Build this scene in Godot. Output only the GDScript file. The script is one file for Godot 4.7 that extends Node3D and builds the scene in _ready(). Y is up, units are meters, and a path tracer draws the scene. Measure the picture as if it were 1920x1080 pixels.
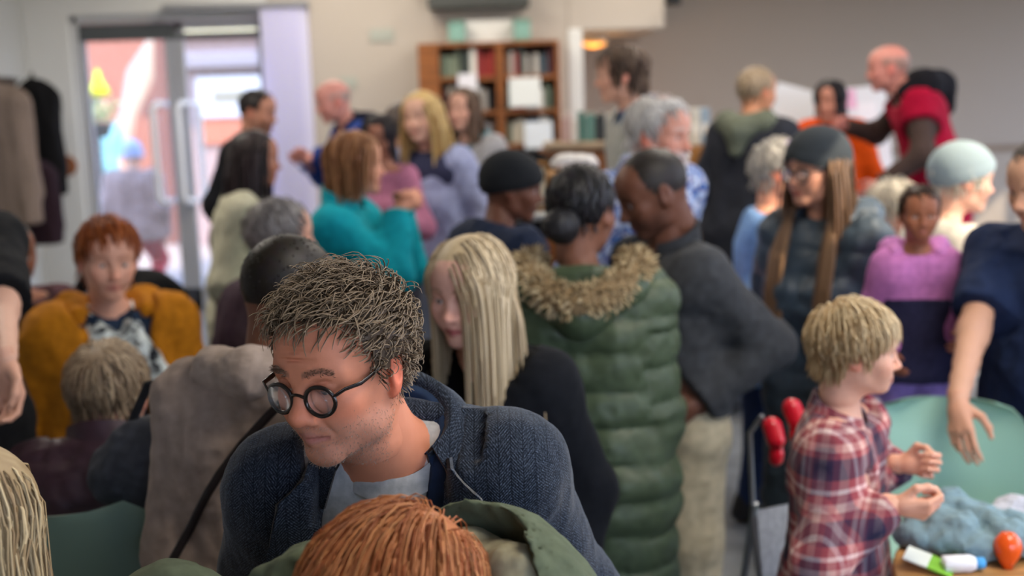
extends Node3D
# A busy community hall: crowd of people, glazed doors and bookcases behind.
const F := 2200.0                      # focal length in pixels of the 1920x1080 frame
var CB: Basis
var CP := Vector3(0, 1.76, 0)
var used := {}
var M := {}
var T := {}
var NZ := FastNoiseLite.new()
var R := RandomNumberGenerator.new()


func _ready() -> void:
	# ---- camera
	CB = Basis.from_euler(Vector3(deg_to_rad(-9.67), 0, 0)) * Basis(Vector3(0, 0, 1), deg_to_rad(-1.8))
	var cam := Camera3D.new()
	cam.name = "camera"
	add_child(cam)
	cam.transform = Transform3D(CB, CP)
	cam.fov = rad_to_deg(2.0 * atan(540.0 / F))
	cam.near = 0.05
	cam.far = 100.0
	var ca := CameraAttributesPhysical.new()
	ca.frustum_focal_length = 12.0 * F / 540.0
	ca.frustum_focus_distance = 1.58
	ca.exposure_aperture = 3.0
	cam.attributes = ca
	cam.fov = rad_to_deg(2.0 * atan(540.0 / F))
	cam.current = true
	# ---- sky, sun, exposure
	var we := WorldEnvironment.new()
	we.name = "world_environment"
	var en := Environment.new()
	en.background_mode = Environment.BG_SKY
	var sky := Sky.new()
	var sm := ProceduralSkyMaterial.new()
	sm.sky_top_color = Color(0.62, 0.75, 0.95)
	sm.sky_horizon_color = Color(0.93, 0.95, 1.0)
	sm.ground_bottom_color = Color(0.35, 0.33, 0.31)
	sm.ground_horizon_color = Color(0.6, 0.58, 0.56)
	sm.sky_energy_multiplier = 2.2
	sky.sky_material = sm
	en.sky = sky
	en.tonemap_mode = Environment.TONE_MAPPER_LINEAR
	en.tonemap_exposure = 1.42
	en.sdfgi_enabled = true
	en.ssao_enabled = true
	en.ssil_enabled = true
	we.environment = en
	add_child(we)
	var sun := DirectionalLight3D.new()
	sun.name = "sun"
	sun.light_energy = 1.7
	sun.light_color = Color(1.0, 0.93, 0.82)
	sun.light_angular_distance = 0.6
	sun.shadow_enabled = true
	add_child(sun)
	sun.look_at_from_position(Vector3(9, 9, -3.5), Vector3(0, 0, -10.5))
	added_ceiling_lights()
	# ---- scene
	R.seed = 7
	NZ.seed = 3
	NZ.frequency = 1.0
	NZ.noise_type = FastNoiseLite.TYPE_SIMPLEX
	textures()
	room()
	things()
	crowd()


func W(px: float, py: float, d: float) -> Vector3:   # the point at a depth d before the camera
	return CP + CB * Vector3((px - 960.0) / F * d, (540.0 - py) / F * d, -d)


# ------------------------------------------------------------------ naming
func numbered(n: String) -> String:
	if not used.has(n):
		used[n] = 0
		return n
	used[n] += 1
	return "%s_%03d" % [n, used[n]]


func put(o: Node3D, called: String, parent: Node3D = null) -> Node3D:
	if parent == null:
		o.name = numbered(called)
		add_child(o, true)
	else:
		var key := "%d/%s" % [parent.get_instance_id(), called]
		o.name = called if not used.has(key) else "%s_%03d" % [called, used[key]]
		used[key] = used.get(key, 0) + 1
		parent.add_child(o, true)
	return o


func thing(called: String, label: String, category: String, at := Vector3.ZERO, yaw := 0.0, group := "") -> Node3D:
	var o := Node3D.new()
	put(o, called)
	o.position = at
	o.rotation.y = yaw
	tag(o, label, category, group)
	return o


func tag(o: Node3D, label: String, category: String, group := "") -> Node3D:
	o.set_meta("label", label)
	o.set_meta("category", category)
	if group:
		o.set_meta("group", group)
	return o


func obj(b, called: String, m: Material, parent: Node3D = null, label := "") -> MeshInstance3D:
	var o := MeshInstance3D.new()
	o.mesh = b.mesh() if b is Buf else b
	o.material_override = m
	put(o, called, parent)
	if label:
		o.set_meta("label", label)
	return o


func struct(b, called: String, m: Material, parent: Node3D = null) -> MeshInstance3D:
	var o := obj(b, called, m, parent)
	if parent == null:
		o.set_meta("kind", "structure")
	return o


# ------------------------------------------------------------------ mesh buffer
class Buf:
	var v := PackedVector3Array()
	var n := PackedVector3Array()
	var c := PackedColorArray()
	var uv := PackedVector2Array()
	var i := PackedInt32Array()

	func add(o: Buf, t := Transform3D()) -> Buf:
		var at := v.size()
		v.append_array(t * o.v)
		var s := pow(absf(t.basis.determinant()), 1.0 / 3.0)
		n.append_array(Transform3D(t.basis.scaled(Vector3.ONE / s), Vector3.ZERO) * o.n)
		if o.c.size():
			while c.size() < at:
				c.append(Color.WHITE)
			c.append_array(o.c)
		var flip := t.basis.determinant() < 0
		var k := i.size()
		i.resize(k + o.i.size())
		for q in range(0, o.i.size(), 3):
			i[k + q] = o.i[q] + at
			i[k + q + 1] = o.i[q + (2 if flip else 1)] + at
			i[k + q + 2] = o.i[q + (1 if flip else 2)] + at
		return self

	func mesh() -> ArrayMesh:
		var a := []
		a.resize(Mesh.ARRAY_MAX)
		a[Mesh.ARRAY_VERTEX] = v
		a[Mesh.ARRAY_NORMAL] = n
		if c.size():
			while c.size() < v.size():
				c.append(Color.WHITE)
			a[Mesh.ARRAY_COLOR] = c
		if uv.size() == v.size():
			a[Mesh.ARRAY_TEX_UV] = uv
		a[Mesh.ARRAY_INDEX] = i
		var m := ArrayMesh.new()
		if i.size():
			m.add_surface_from_arrays(Mesh.PRIMITIVE_TRIANGLES, a)
		return m

	func quad(p: Vector3, q: Vector3, r: Vector3, s: Vector3) -> void:   # seen from outside clockwise
		var at := v.size()
		var m := (r - p).cross(q - p)
		m = (m if m.length() > 1e-12 else (s - p).cross(r - p)).normalized()
		v.append_array([p, q, r, s])
		n.append_array([m, m, m, m])
		i.append_array([at, at + 1, at + 2, at, at + 2, at + 3])

	func box(lo: Vector3, hi: Vector3, e := 0.0, t := Transform3D()) -> Buf:   # with chamfered edges of size e
		var c0 := (lo + hi) / 2
		var h := (hi - lo) / 2
		e = minf(e, minf(h.x, minf(h.y, h.z)) * 0.6)
		if e <= 0.0:
			for ax in 3:
				for sg in [-1.0, 1.0]:
					face(t, c0, h, ax, sg, 0.0)
			return self
		for ax in 3:
			for sg in [-1.0, 1.0]:
				face(t, c0, h, ax, sg, e)
		for ax in 3:                         # edge strips along axis ax
			var b := (ax + 1) % 3
			var d := (ax + 2) % 3
			for sb in [-1.0, 1.0]:
				for sd in [-1.0, 1.0]:
					var p := Vector3.ZERO
					var q := Vector3.ZERO
					p[b] = sb * h[b]
					p[d] = sd * (h[d] - e)
					q[b] = sb * (h[b] - e)
					q[d] = sd * h[d]
					var p2 := p
					var q2 := q
					p[ax] = -(h[ax] - e)
					q[ax] = -(h[ax] - e)
					p2[ax] = h[ax] - e
					q2[ax] = h[ax] - e
					if sb * sd > 0:
						quad(t * (c0 + p), t * (c0 + p2), t * (c0 + q2), t * (c0 + q))
					else:
						quad(t * (c0 + p), t * (c0 + q), t * (c0 + q2), t * (c0 + p2))
		return self

	func face(t: Transform3D, c0: Vector3, h: Vector3, ax: int, sg: float, e: float) -> void:
		var b := (ax + 1) % 3
		var d := (ax + 2) % 3
		var u := Vector3.ZERO
		var w := Vector3.ZERO
		var o := Vector3.ZERO
		o[ax] = sg * h[ax]
		u[b] = h[b] - e
		w[d] = h[d] - e
		if sg > 0:
			quad(t * (c0 + o - u - w), t * (c0 + o - u + w), t * (c0 + o + u + w), t * (c0 + o + u - w))
		else:
			quad(t * (c0 + o - u - w), t * (c0 + o + u - w), t * (c0 + o + u + w), t * (c0 + o - u + w))

	# tube along points with radii; flat < 1 squashes it along the frame's second axis
	func tube(p: PackedVector3Array, r: PackedFloat32Array, sides := 8, caps := true, col := Color.WHITE, ref := Vector3(0.3, 1, 0.2), flat := 1.0) -> Buf:
		var at := v.size()
		var m := p.size()
		var u := Vector3.ZERO
		for k in m:
			var d := (p[mini(k + 1, m - 1)] - p[maxi(k - 1, 0)]).normalized()
			if k == 0:
				u = d.cross(ref)
				if u.length() < 1e-4:
					u = d.cross(Vector3(1, 0.1, 0))
			u = (u - d * u.dot(d)).normalized()
			var w := d.cross(u)
			var rr: float = r[mini(k, r.size() - 1)]
			for s in sides:
				var a := TAU * s / sides
				var e := u * cos(a) + w * sin(a) * flat
				v.append(p[k] + e * rr)
				n.append((u * cos(a) * flat + w * sin(a)).normalized())
		while c.size() < at and col != Color.WHITE:
			c.append(Color.WHITE)
		if col != Color.WHITE or c.size():
			for k in m * sides:
				c.append(col)
		for k in m - 1:
			for s in sides:
				var a0 := at + k * sides + s
				var a1 := at + k * sides + (s + 1) % sides
				i.append_array([a0, a0 + sides, a1, a1, a0 + sides, a1 + sides])
		if caps:
			for e in [0, m - 1]:
				var k0 := v.size()
				var d := (p[1] - p[0]).normalized() * -1.0 if e == 0 else (p[m - 1] - p[m - 2]).normalized()
				for s in sides:
					v.append(v[at + e * sides + s])
					n.append(d)
					if c.size():
						c.append(col)
				for s in range(1, sides - 1):
					i.append_array([k0, k0 + s, k0 + s + 1] if e == 0 else [k0, k0 + s + 1, k0 + s])
		return self

	# profile of (radius, height) turned about y
	func lathe(pr: PackedVector2Array, sides := 24, t := Transform3D(), sx := 1.0, sz := 1.0) -> Buf:
		var b := Buf.new()
		var m := pr.size()
		for k in m:
			var d := (pr[mini(k + 1, m - 1)] - pr[maxi(k - 1, 0)]).normalized()
			for s in sides + 1:
				var a := TAU * s / sides
				b.v.append(Vector3(pr[k].x * cos(a) * sx, pr[k].y, pr[k].x * sin(a) * sz))
				b.n.append(Vector3(d.y * cos(a) / sx, -d.x, d.y * sin(a) / sz).normalized())
		for k in m - 1:
			for s in sides:
				var a0 := k * (sides + 1) + s
				var a2 := a0 + sides + 1
				b.i.append_array([a0, a0 + 1, a2, a0 + 1, a2 + 1, a2])
		return add(b, t)

	# a sheet of points rows x cols given a thickness
	func sheet(p: Array, th: float, uvs := false) -> Buf:
		var rows := p.size()
		var cols: int = p[0].size()
		var at := v.size()
		var nn := []
		for a in rows:
			for b in cols:
				var du: Vector3 = p[a][mini(b + 1, cols - 1)] - p[a][maxi(b - 1, 0)]
				var dv: Vector3 = p[mini(a + 1, rows - 1)][b] - p[maxi(a - 1, 0)][b]
				var m := du.cross(dv).normalized()
				nn.append(m)
		for side in 2:
			for a in rows:
				for b in cols:
					var m: Vector3 = nn[a * cols + b] * (1.0 if side == 0 else -1.0)
					v.append(p[a][b] + m * th / 2)
					n.append(m)
					if uvs:
						uv.append(Vector2(float(b) / (cols - 1), float(a) / (rows - 1)))
			for a in rows - 1:
				for b in cols - 1:
					var k := at + side * rows * cols + a * cols + b
					if side == 0:
						i.append_array([k, k + cols, k + 1, k + 1, k + cols, k + cols + 1])
					else:
						i.append_array([k, k + 1, k + cols, k + 1, k + cols + 1, k + cols])
		var rim := PackedInt32Array()
		for b in cols:
			rim.append(b)
		for a in range(1, rows):
			rim.append(a * cols + cols - 1)
		for b in range(cols - 2, -1, -1):
			rim.append((rows - 1) * cols + b)
		for a in range(rows - 2, 0, -1):
			rim.append(a * cols)
		for k in rim.size():
			var a := at + rim[k]
			var b := at + rim[(k + 1) % rim.size()]
			i.append_array([a, b, b + rows * cols, a, b + rows * cols, a + rows * cols])
		return self


# ------------------------------------------------------------------ distance field on a grid, meshed as surface nets
class Grid:
	var o: Vector3
	var h: float
	var nx: int
	var ny: int
	var nz: int
	var g := PackedFloat32Array()

	func _init(lo: Vector3, hi: Vector3, cell: float) -> void:
		o = lo
		h = cell
		nx = int(ceil((hi.x - lo.x) / cell)) + 1
		ny = int(ceil((hi.y - lo.y) / cell)) + 1
		nz = int(ceil((hi.z - lo.z) / cell)) + 1
		g.resize(nx * ny * nz)
		g.fill(1e6)

	func span(lo: Vector3, hi: Vector3) -> PackedInt32Array:
		var a := ((lo - o) / h).floor()
		var b := ((hi - o) / h).ceil()
		return PackedInt32Array([maxi(0, int(a.x)), maxi(0, int(a.y)), maxi(0, int(a.z)), mini(nx - 1, int(b.x)), mini(ny - 1, int(b.y)), mini(nz - 1, int(b.z))])

	func cap(a: Vector3, b: Vector3, ra: float, rb: float, k: float) -> void:
		var m := maxf(ra, rb) + k + 2.5 * h
		var s := span(a.min(b) - Vector3(m, m, m), a.max(b) + Vector3(m, m, m))
		var ab := b - a
		var inv := 1.0 / maxf(ab.dot(ab), 1e-9)
		var dr := rb - ra
		var ik := 0.25 / k
		for z in range(s[2], s[5] + 1):
			for y in range(s[1], s[4] + 1):
				var q := o + Vector3(s[0], y, z) * h - a
				var at := (z * ny + y) * nx + s[0]
				for x in s[3] - s[0] + 1:
					var t := clampf(q.dot(ab) * inv, 0.0, 1.0)
					var d := (q - ab * t).length() - ra - t * dr
					q.x += h
					var e := g[at]
					if e > 1e5:
						g[at] = d
					else:
						var w := maxf(k - absf(e - d), 0.0)
						g[at] = minf(e, d) - w * w * ik
					at += 1

	func ell(c: Vector3, r: Vector3, k: float, q := Basis(), carve := false) -> void:
		var mr := maxf(r.x, maxf(r.y, r.z)) + k + 2.5 * h
		var e3 := (Vector3(mr, mr, mr) if q != Basis() else r + Vector3.ONE * (k + 2.5 * h))
		var s := span(c - e3, c + e3)
		var bi := q.inverse()
		var i1 := Vector3.ONE / r
		var i2 := i1 * i1
		var ik := 0.25 / k
		for z in range(s[2], s[5] + 1):
			for y in range(s[1], s[4] + 1):
				var p := bi * (o + Vector3(s[0], y, z) * h - c)
				var dx := bi * Vector3(h, 0, 0)
				var at := (z * ny + y) * nx + s[0]
				for x in s[3] - s[0] + 1:
					var k0 := (p * i1).length()
					var d := k0 * (k0 - 1.0) / maxf((p * i2).length(), 1e-6)
					p += dx
					var e := g[at]
					if carve:
						if e < 1e5:
							var w := maxf(k - absf(e + d), 0.0)
							g[at] = maxf(e, -d) + w * w * ik
					elif e > 1e5:
						g[at] = d
					else:
						var w := maxf(k - absf(e - d), 0.0)
						g[at] = minf(e, d) - w * w * ik
					at += 1

	func carve(a: Vector3, b: Vector3, ra: float, rb: float, k: float) -> void:
		var m := maxf(ra, rb) + k + h
		var s := span(a.min(b) - Vector3(m, m, m), a.max(b) + Vector3(m, m, m))
		var ab := b - a
		var inv := 1.0 / maxf(ab.dot(ab), 1e-9)
		for z in range(s[2], s[5] + 1):
			for y in range(s[1], s[4] + 1):
				for x in range(s[0], s[3] + 1):
					var at := (z * ny + y) * nx + x
					var e := g[at]
					if e < 1e5:
						var q := o + Vector3(x, y, z) * h - a
						var t := clampf(q.dot(ab) * inv, 0.0, 1.0)
						var d := (q - ab * t).length() - ra - t * (rb - ra)
						var w := maxf(k - absf(e + d), 0.0)
						g[at] = maxf(e, -d) + w * w * 0.25 / k

	func mod(f, band: float) -> void:      # f(point, distance) -> distance
		for z in nz:
			for y in ny:
				var at := (z * ny + y) * nx
				for x in nx:
					if g[at] < band:
						g[at] = f.call(o + Vector3(x, y, z) * h, g[at])
					at += 1

	func mesh(b: Buf, color = null) -> Buf:
		var ids := PackedInt32Array()
		ids.resize(nx * ny * nz)
		ids.fill(-1)
		var lim := 2.6 * h
		var sy := nx
		var sz := nx * ny
		for z in nz - 1:
			for y in ny - 1:
				var at := (z * ny + y) * nx - 1
				for x in nx - 1:
					at += 1
					var d0 := g[at]
					if d0 > lim or d0 < -lim:
						continue
					var d1 := g[at + 1]
					var d2 := g[at + sy]
					var d3 := g[at + sy + 1]
					var d4 := g[at + sz]
					var d5 := g[at + sz + 1]
					var d6 := g[at + sz + sy]
					var d7 := g[at + sz + sy + 1]
					var m := int(d0 < 0) + int(d1 < 0) + int(d2 < 0) + int(d3 < 0) + int(d4 < 0) + int(d5 < 0) + int(d6 < 0) + int(d7 < 0)
					if m == 0 or m == 8:
						continue
					var p := Vector3.ZERO
					var w := 0
					if (d0 < 0) != (d1 < 0):
						p += Vector3(d0 / (d0 - d1), 0, 0); w += 1
					if (d2 < 0) != (d3 < 0):
						p += Vector3(d2 / (d2 - d3), 1, 0); w += 1
					if (d4 < 0) != (d5 < 0):
						p += Vector3(d4 / (d4 - d5), 0, 1); w += 1
					if (d6 < 0) != (d7 < 0):
						p += Vector3(d6 / (d6 - d7), 1, 1); w += 1
					if (d0 < 0) != (d2 < 0):
						p += Vector3(0, d0 / (d0 - d2), 0); w += 1
					if (d1 < 0) != (d3 < 0):
						p += Vector3(1, d1 / (d1 - d3), 0); w += 1
					if (d4 < 0) != (d6 < 0):
						p += Vector3(0, d4 / (d4 - d6), 1); w += 1
					if (d5 < 0) != (d7 < 0):
						p += Vector3(1, d5 / (d5 - d7), 1); w += 1
					if (d0 < 0) != (d4 < 0):
						p += Vector3(0, 0, d0 / (d0 - d4)); w += 1
					if (d1 < 0) != (d5 < 0):
						p += Vector3(1, 0, d1 / (d1 - d5)); w += 1
					if (d2 < 0) != (d6 < 0):
						p += Vector3(0, 1, d2 / (d2 - d6)); w += 1
					if (d3 < 0) != (d7 < 0):
						p += Vector3(1, 1, d3 / (d3 - d7)); w += 1
					ids[at] = b.v.size()
					var q := o + (Vector3(x, y, z) + p / w) * h
					b.v.append(q)
					var big := 3.0 * h
					d0 = minf(d0, big); d1 = minf(d1, big); d2 = minf(d2, big); d3 = minf(d3, big)
					d4 = minf(d4, big); d5 = minf(d5, big); d6 = minf(d6, big); d7 = minf(d7, big)
					b.n.append(Vector3(d1 + d3 + d5 + d7 - d0 - d2 - d4 - d6, d2 + d3 + d6 + d7 - d0 - d1 - d4 - d5, d4 + d5 + d6 + d7 - d0 - d1 - d2 - d3).normalized())
					if color != null:
						b.c.append(color.call(q))
		for z in range(1, nz - 1):
			for y in range(1, ny - 1):
				var at := (z * ny + y) * nx
				for x in range(1, nx - 1):
					at += 1
					var i0 := ids[at]
					if i0 < 0:
						continue
					var s := g[at] < 0
					if s != (g[at + 1] < 0):
						_q(b, ids[at - sy - sz], ids[at - sz], i0, ids[at - sy], s)
					if s != (g[at + sy] < 0):
						_q(b, ids[at - 1 - sz], ids[at - 1], i0, ids[at - sz], s)
					if s != (g[at + sz] < 0):
						_q(b, ids[at - 1 - sy], ids[at - sy], i0, ids[at - 1], s)
		return b

	func _q(b: Buf, i0: int, i1: int, i2: int, i3: int, s: bool) -> void:
		if i0 < 0 or i1 < 0 or i3 < 0:
			return
		if s:
			b.i.append_array([i0, i2, i1, i0, i3, i2])
		else:
			b.i.append_array([i0, i1, i2, i0, i2, i3])


# ------------------------------------------------------------------ materials
func noise_image(n: int, freq: float, lo: float, hi: float, oct := 3, seed_ := 1) -> Image:
	var z := FastNoiseLite.new()
	z.seed = seed_
	z.frequency = freq
	z.fractal_octaves = oct
	var im := z.get_seamless_image(n, n)
	im.convert(Image.FORMAT_RGB8)
	for y in n:
		for x in n:
			var a := lerpf(lo, hi, im.get_pixel(x, y).r)
			im.set_pixel(x, y, Color(a, a, a))
	return im


func tex(im: Image) -> ImageTexture:
	return ImageTexture.create_from_image(im)


func textures() -> void:
	T.mottle = tex(noise_image(128, 0.03, 0.8, 1.0, 4))
	var wv := Image.create(128, 128, false, Image.FORMAT_RGB8)
	for y in 128:
		for x in 128:
			var over := ((x / 4) + (y / 4)) % 2 == 0
			var a := 0.62 + 0.38 * (sin(PI * ((x % 4) + 0.5) / 4.0) if over else sin(PI * ((y % 4) + 0.5) / 4.0))
			wv.set_pixel(x, y, Color(a, a, a))
	T.weave = tex(wv)
	# blue wool herringbone with pale flecks
	var hb := Image.create(512, 512, false, Image.FORMAT_RGB8)
	var r := RandomNumberGenerator.new()
	r.seed = 5
	var nz := FastNoiseLite.new()
	nz.frequency = 0.16
	nz.seed = 9
	for y in 512:
		for x in 512:
			var st := x / 32
			var u := x % 32
			var ph := (y + (u if st % 2 == 0 else 31 - u)) / 8.0
			var f := absf(fposmod(ph, 1.0) - 0.5) * 2.0
			var n := nz.get_noise_2d(x * 1.0, y * 0.6) * 0.9 + nz.get_noise_2d(x * 3.1 + 90, y * 3.1) * 0.6
			var a := clampf(f * 0.9 - 0.30 + n * 0.75, 0.0, 1.0)
			if u < 3:
				a *= 0.35
			a = a * 0.85 + r.randf() * 0.1
			hb.set_pixel(x, y, Color(0.045, 0.06, 0.09).lerp(Color(0.56, 0.62, 0.70), a * 0.9))
	T.herring = tex(hb)
	# red, navy and white check
	var pl := Image.create(256, 256, false, Image.FORMAT_RGB8)
	for y in 256:
		for x in 256:
			var cx := plaid(x / 256.0)
			var cy := plaid(y / 256.0)
			var twill := 0.5 + 0.16 * (1.0 if (x + y) % 6 < 3 else -1.0)
			pl.set_pixel(x, y, cx.lerp(cy, twill))
	T.plaid = tex(pl)
	# blotched blue, white and purple print
	var hw := Image.create(256, 256, false, Image.FORMAT_RGB8)
	var n1 := noise_image(256, 0.02, 0, 1, 2, 21)
	var n2 := noise_image(256, 0.035, 0, 1, 2, 33)
	for y in 256:
		for x in 256:
			var a := n1.get_pixel(x, y).r
			var b := n2.get_pixel(x, y).r
			var c := Color("2b3a78") if a < 0.47 else Color("dfe6f2")
			if b > 0.66:
				c = Color("1778c8")
			elif b < 0.3:
				c = Color("4a3580")
			hw.set_pixel(x, y, c)
	T.print = tex(hw)
	# black and white floral scarf
	var sc := Image.create(128, 128, false, Image.FORMAT_RGB8)
	var n3 := noise_image(128, 0.035, 0, 1, 2, 44)
	for y in 128:
		for x in 128:
			sc.set_pixel(x, y, Color("14181f") if n3.get_pixel(x, y).r < 0.40 else Color("dfe9e6"))
	T.scarf = tex(sc)
	var wd := Image.create(256, 256, false, Image.FORMAT_RGB8)
	var n4 := FastNoiseLite.new()
	n4.frequency = 0.02
	for y in 256:
		for x in 256:
			var q := n4.get_noise_2d(x * 0.25, y * 3.0) * 0.5 + n4.get_noise_2d(x * 1.2 + 300, y * 9.0) * 0.25
			var a := clampf(0.82 + q * 0.45, 0.0, 1.0)
			wd.set_pixel(x, y, Color(a, a * 0.98, a * 0.95))
	T.wood = tex(wd)


func plaid(u: float) -> Color:
	var c := Color("98464a")
	if fposmod(u, 1.0) < 0.36:
		c = Color("20213a")
	elif fposmod(u, 1.0) > 0.52 and fposmod(u, 1.0) < 0.60:
		c = Color("f2dcd3")
	elif fposmod(u, 1.0) > 0.74 and fposmod(u, 1.0) < 0.88:
		c = Color("e2b9a9")
	return c


func mat(col: String, o := {}) -> StandardMaterial3D:
	var key := col + str(o)
	if M.has(key):
		return M[key]
	var m := StandardMaterial3D.new()
	m.resource_name = o.get("name", "surface")
	m.albedo_color = Color(col)
	m.roughness = o.get("rough", 0.6)
	m.metallic = o.get("metal", 0.0)
	m.metallic_specular = o.get("spec", 0.4)
	if o.has("tex"):
		m.albedo_texture = T[o.tex]
		m.uv1_triplanar = not o.get("uv", false)
		var sc = o.get("scale", 6.0)
		m.uv1_scale = sc if sc is Vector3 else Vector3.ONE * sc
		if o.has("off"):
			m.uv1_offset = o.off
	if o.has("tri"):
		m.uv1_triplanar = true
		m.uv1_scale = Vector3.ONE * float(o.scale)
	if o.has("bump"):
		m.heightmap_enabled = true
		m.heightmap_texture = T[o.bump]
		m.heightmap_scale = o.get("depth", 0.05)
	if o.has("rim"):
		m.rim_enabled = true
		m.rim = o.rim
		m.rim_tint = 0.7
	if o.get("vc", false):
		m.vertex_color_use_as_albedo = true
	if o.has("coat"):
		m.clearcoat_enabled = true
		m.clearcoat = o.coat
		m.clearcoat_roughness = 0.2
	if o.has("glow"):
		m.emission_enabled = true
		m.emission = Color(col)
		m.emission_energy_multiplier = o.glow
	if o.has("back"):
		m.backlight_enabled = true
		m.backlight = Color(o.back)
	if o.has("alpha"):
		m.transparency = BaseMaterial3D.TRANSPARENCY_ALPHA
		m.albedo_color.a = o.alpha
	if o.has("sss"):
		m.subsurf_scatter_enabled = true
		m.subsurf_scatter_strength = o.sss
	M[key] = m
	return m


func cloth_mat(col: String, scale := 9.0, rim := 0.25) -> StandardMaterial3D:
	return mat(col, {"tex": "mottle", "scale": scale, "rough": 0.85, "spec": 0.25, "rim": rim, "name": "cloth"})


func knit_mat(col: String) -> StandardMaterial3D:
	return mat(col, {"tex": "weave", "scale": 12.0, "rough": 0.9, "spec": 0.2, "rim": 0.3, "name": "knit"})


func shiny_cloth(col: String) -> StandardMaterial3D:
	return mat(col, {"tex": "mottle", "scale": 7.0, "rough": 0.48, "spec": 0.45, "name": "nylon"})


func lin(c: String) -> Color:
	return Color(c).srgb_to_linear()


# ------------------------------------------------------------------ heads and hands
var heads := {}
const SKC := Vector3(0, 0.03, -0.012)        # skull centre and radii
const SKR := Vector3(0.077, 0.088, 0.1)


func head_buf(sex: String, cell: float) -> Buf:
	var key := "%s%.4f" % [sex, cell]
	if heads.has(key):
		return heads[key]
	var g := Grid.new(Vector3(-0.1, -0.14, -0.13), Vector3(0.1, 0.135, 0.14), cell)
	var kid := sex == "c"
	var fem := sex == "f"
	var jw := 0.036 if kid else (0.038 if fem else 0.044)
	var jy := -0.052 if kid else -0.06
	var ch := -0.086 if kid else (-0.094 if fem else -0.097)
	g.ell(SKC, SKR, 0.02)
	g.ell(Vector3(0, -0.03, 0.028), Vector3(0.06, 0.078, 0.06), 0.03)
	g.ell(Vector3(0, 0.045, 0.045), Vector3(0.058, 0.045, 0.045), 0.03)
	for s in [-1.0, 1.0]:
		g.cap(Vector3(s * (jw + 0.012), jy + 0.03, -0.008), Vector3(s * jw, jy - 0.008, 0.012), 0.018, 0.017, 0.025)
		g.cap(Vector3(s * jw, jy - 0.008, 0.012), Vector3(s * 0.012, ch, 0.062), 0.017, 0.015, 0.022)
		g.ell(Vector3(s * 0.042, -0.022, 0.056), Vector3(0.022, 0.02, 0.022), 0.022)
		g.ell(Vector3(s * 0.031, -0.045, 0.058), Vector3(0.02, 0.022, 0.022), 0.022)
	g.ell(Vector3(0, ch, 0.066), Vector3(0.019, 0.015, 0.016), 0.016)
	g.cap(Vector3(0, ch + 0.012, 0.055), Vector3(0, -0.06, 0.068), 0.018, 0.02, 0.02)
	var fine := sex == "m" and cell < 0.003
	var br := 0.0125 if fine else (0.011 if sex == "m" else 0.008)
	for s in [-1.0, 1.0]:
		g.cap(Vector3(s * 0.014, 0.019, 0.081), Vector3(s * 0.047, 0.019, 0.064), br, br, 0.014)
		g.ell(Vector3(s * 0.031, -0.001, 0.09), Vector3(0.018, 0.0125, 0.014), 0.012, Basis(), true)
	var nk := 0.82 if kid else (0.9 if fem else (1.14 if fine else 1.0))
	g.cap(Vector3(0, 0.012, 0.082), Vector3(0, -0.026, 0.099 * (0.97 if fem else 1.0)), 0.0085 * nk, 0.0095 * nk, 0.014)
	g.ell(Vector3(0, -0.034, 0.103), Vector3(0.0125, 0.0115, 0.0125) * nk, 0.008)
	for s in [-1.0, 1.0]:
		g.ell(Vector3(s * 0.0125 * nk, -0.039, 0.094), Vector3(0.0075, 0.0075, 0.01) * nk, 0.007)
		g.ell(Vector3(s * 0.0075, -0.0465, 0.098), Vector3(0.004, 0.004, 0.006), 0.004, Basis(), true)
		# lids around the eyeball
		g.ell(Vector3(s * 0.031, -0.001, 0.0715), Vector3(0.0145, 0.0135, 0.0135), 0.006)
		g.ell(Vector3(s * 0.031, -0.0025, 0.087), Vector3(0.0125, 0.0045, 0.012), 0.003, Basis(), true)
		# ears
		var q := Basis(Vector3(0, 1, 0), s * 0.35) * Basis(Vector3(1, 0, 0), -0.2)
		g.ell(Vector3(s * 0.078, -0.003, -0.014), Vector3(0.008, 0.032, 0.02), 0.008, q)
		g.ell(Vector3(s * 0.087, 0.001, -0.01), Vector3(0.007, 0.02, 0.0105), 0.004, q, true)
		g.ell(Vector3(s * 0.0775, -0.029, -0.003), Vector3(0.006, 0.009, 0.008), 0.006, q)
	# mouth
	var lw := 0.021 if kid else 0.024
	for s in [-1.0, 1.0]:
		g.cap(Vector3(0, -0.0625, 0.0855), Vector3(s * lw, -0.067, 0.073), 0.0065, 0.003, 0.008)
		g.cap(Vector3(0, -0.0735, 0.084), Vector3(s * (lw - 0.003), -0.069, 0.074), 0.0075, 0.003, 0.008)
		g.carve(Vector3(0, -0.0685, 0.0945), Vector3(s * lw, -0.068, 0.08), 0.0022, 0.0016, 0.003)
	g.carve(Vector3(0, -0.05, 0.0985), Vector3(0, -0.057, 0.0985), 0.004, 0.004, 0.006)
	g.carve(Vector3(-0.012, -0.086, 0.094), Vector3(0.012, -0.086, 0.094), 0.005, 0.005, 0.01)
	if fine:                                  # creases from the nose, a firmer jaw and lowered upper lids
		for s in [-1.0, 1.0]:
			g.carve(Vector3(s * 0.021, -0.038, 0.094), Vector3(s * 0.034, -0.062, 0.08), 0.0022, 0.0018, 0.006)
			g.ell(Vector3(s * 0.05, -0.066, 0.018), Vector3(0.012, 0.016, 0.02), 0.02)
			g.ell(Vector3(s * 0.031, 0.0035, 0.0735), Vector3(0.0142, 0.0085, 0.013), 0.004)
			g.carve(Vector3(s * 0.022, 0.0105, 0.0885), Vector3(s * 0.041, 0.0105, 0.081), 0.0012, 0.0012, 0.003)
		for k in 3:
			g.carve(Vector3(-0.03, 0.042 + 0.012 * k, 0.093), Vector3(0.03, 0.042 + 0.012 * k, 0.093), 0.0012, 0.0012, 0.006)
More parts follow.
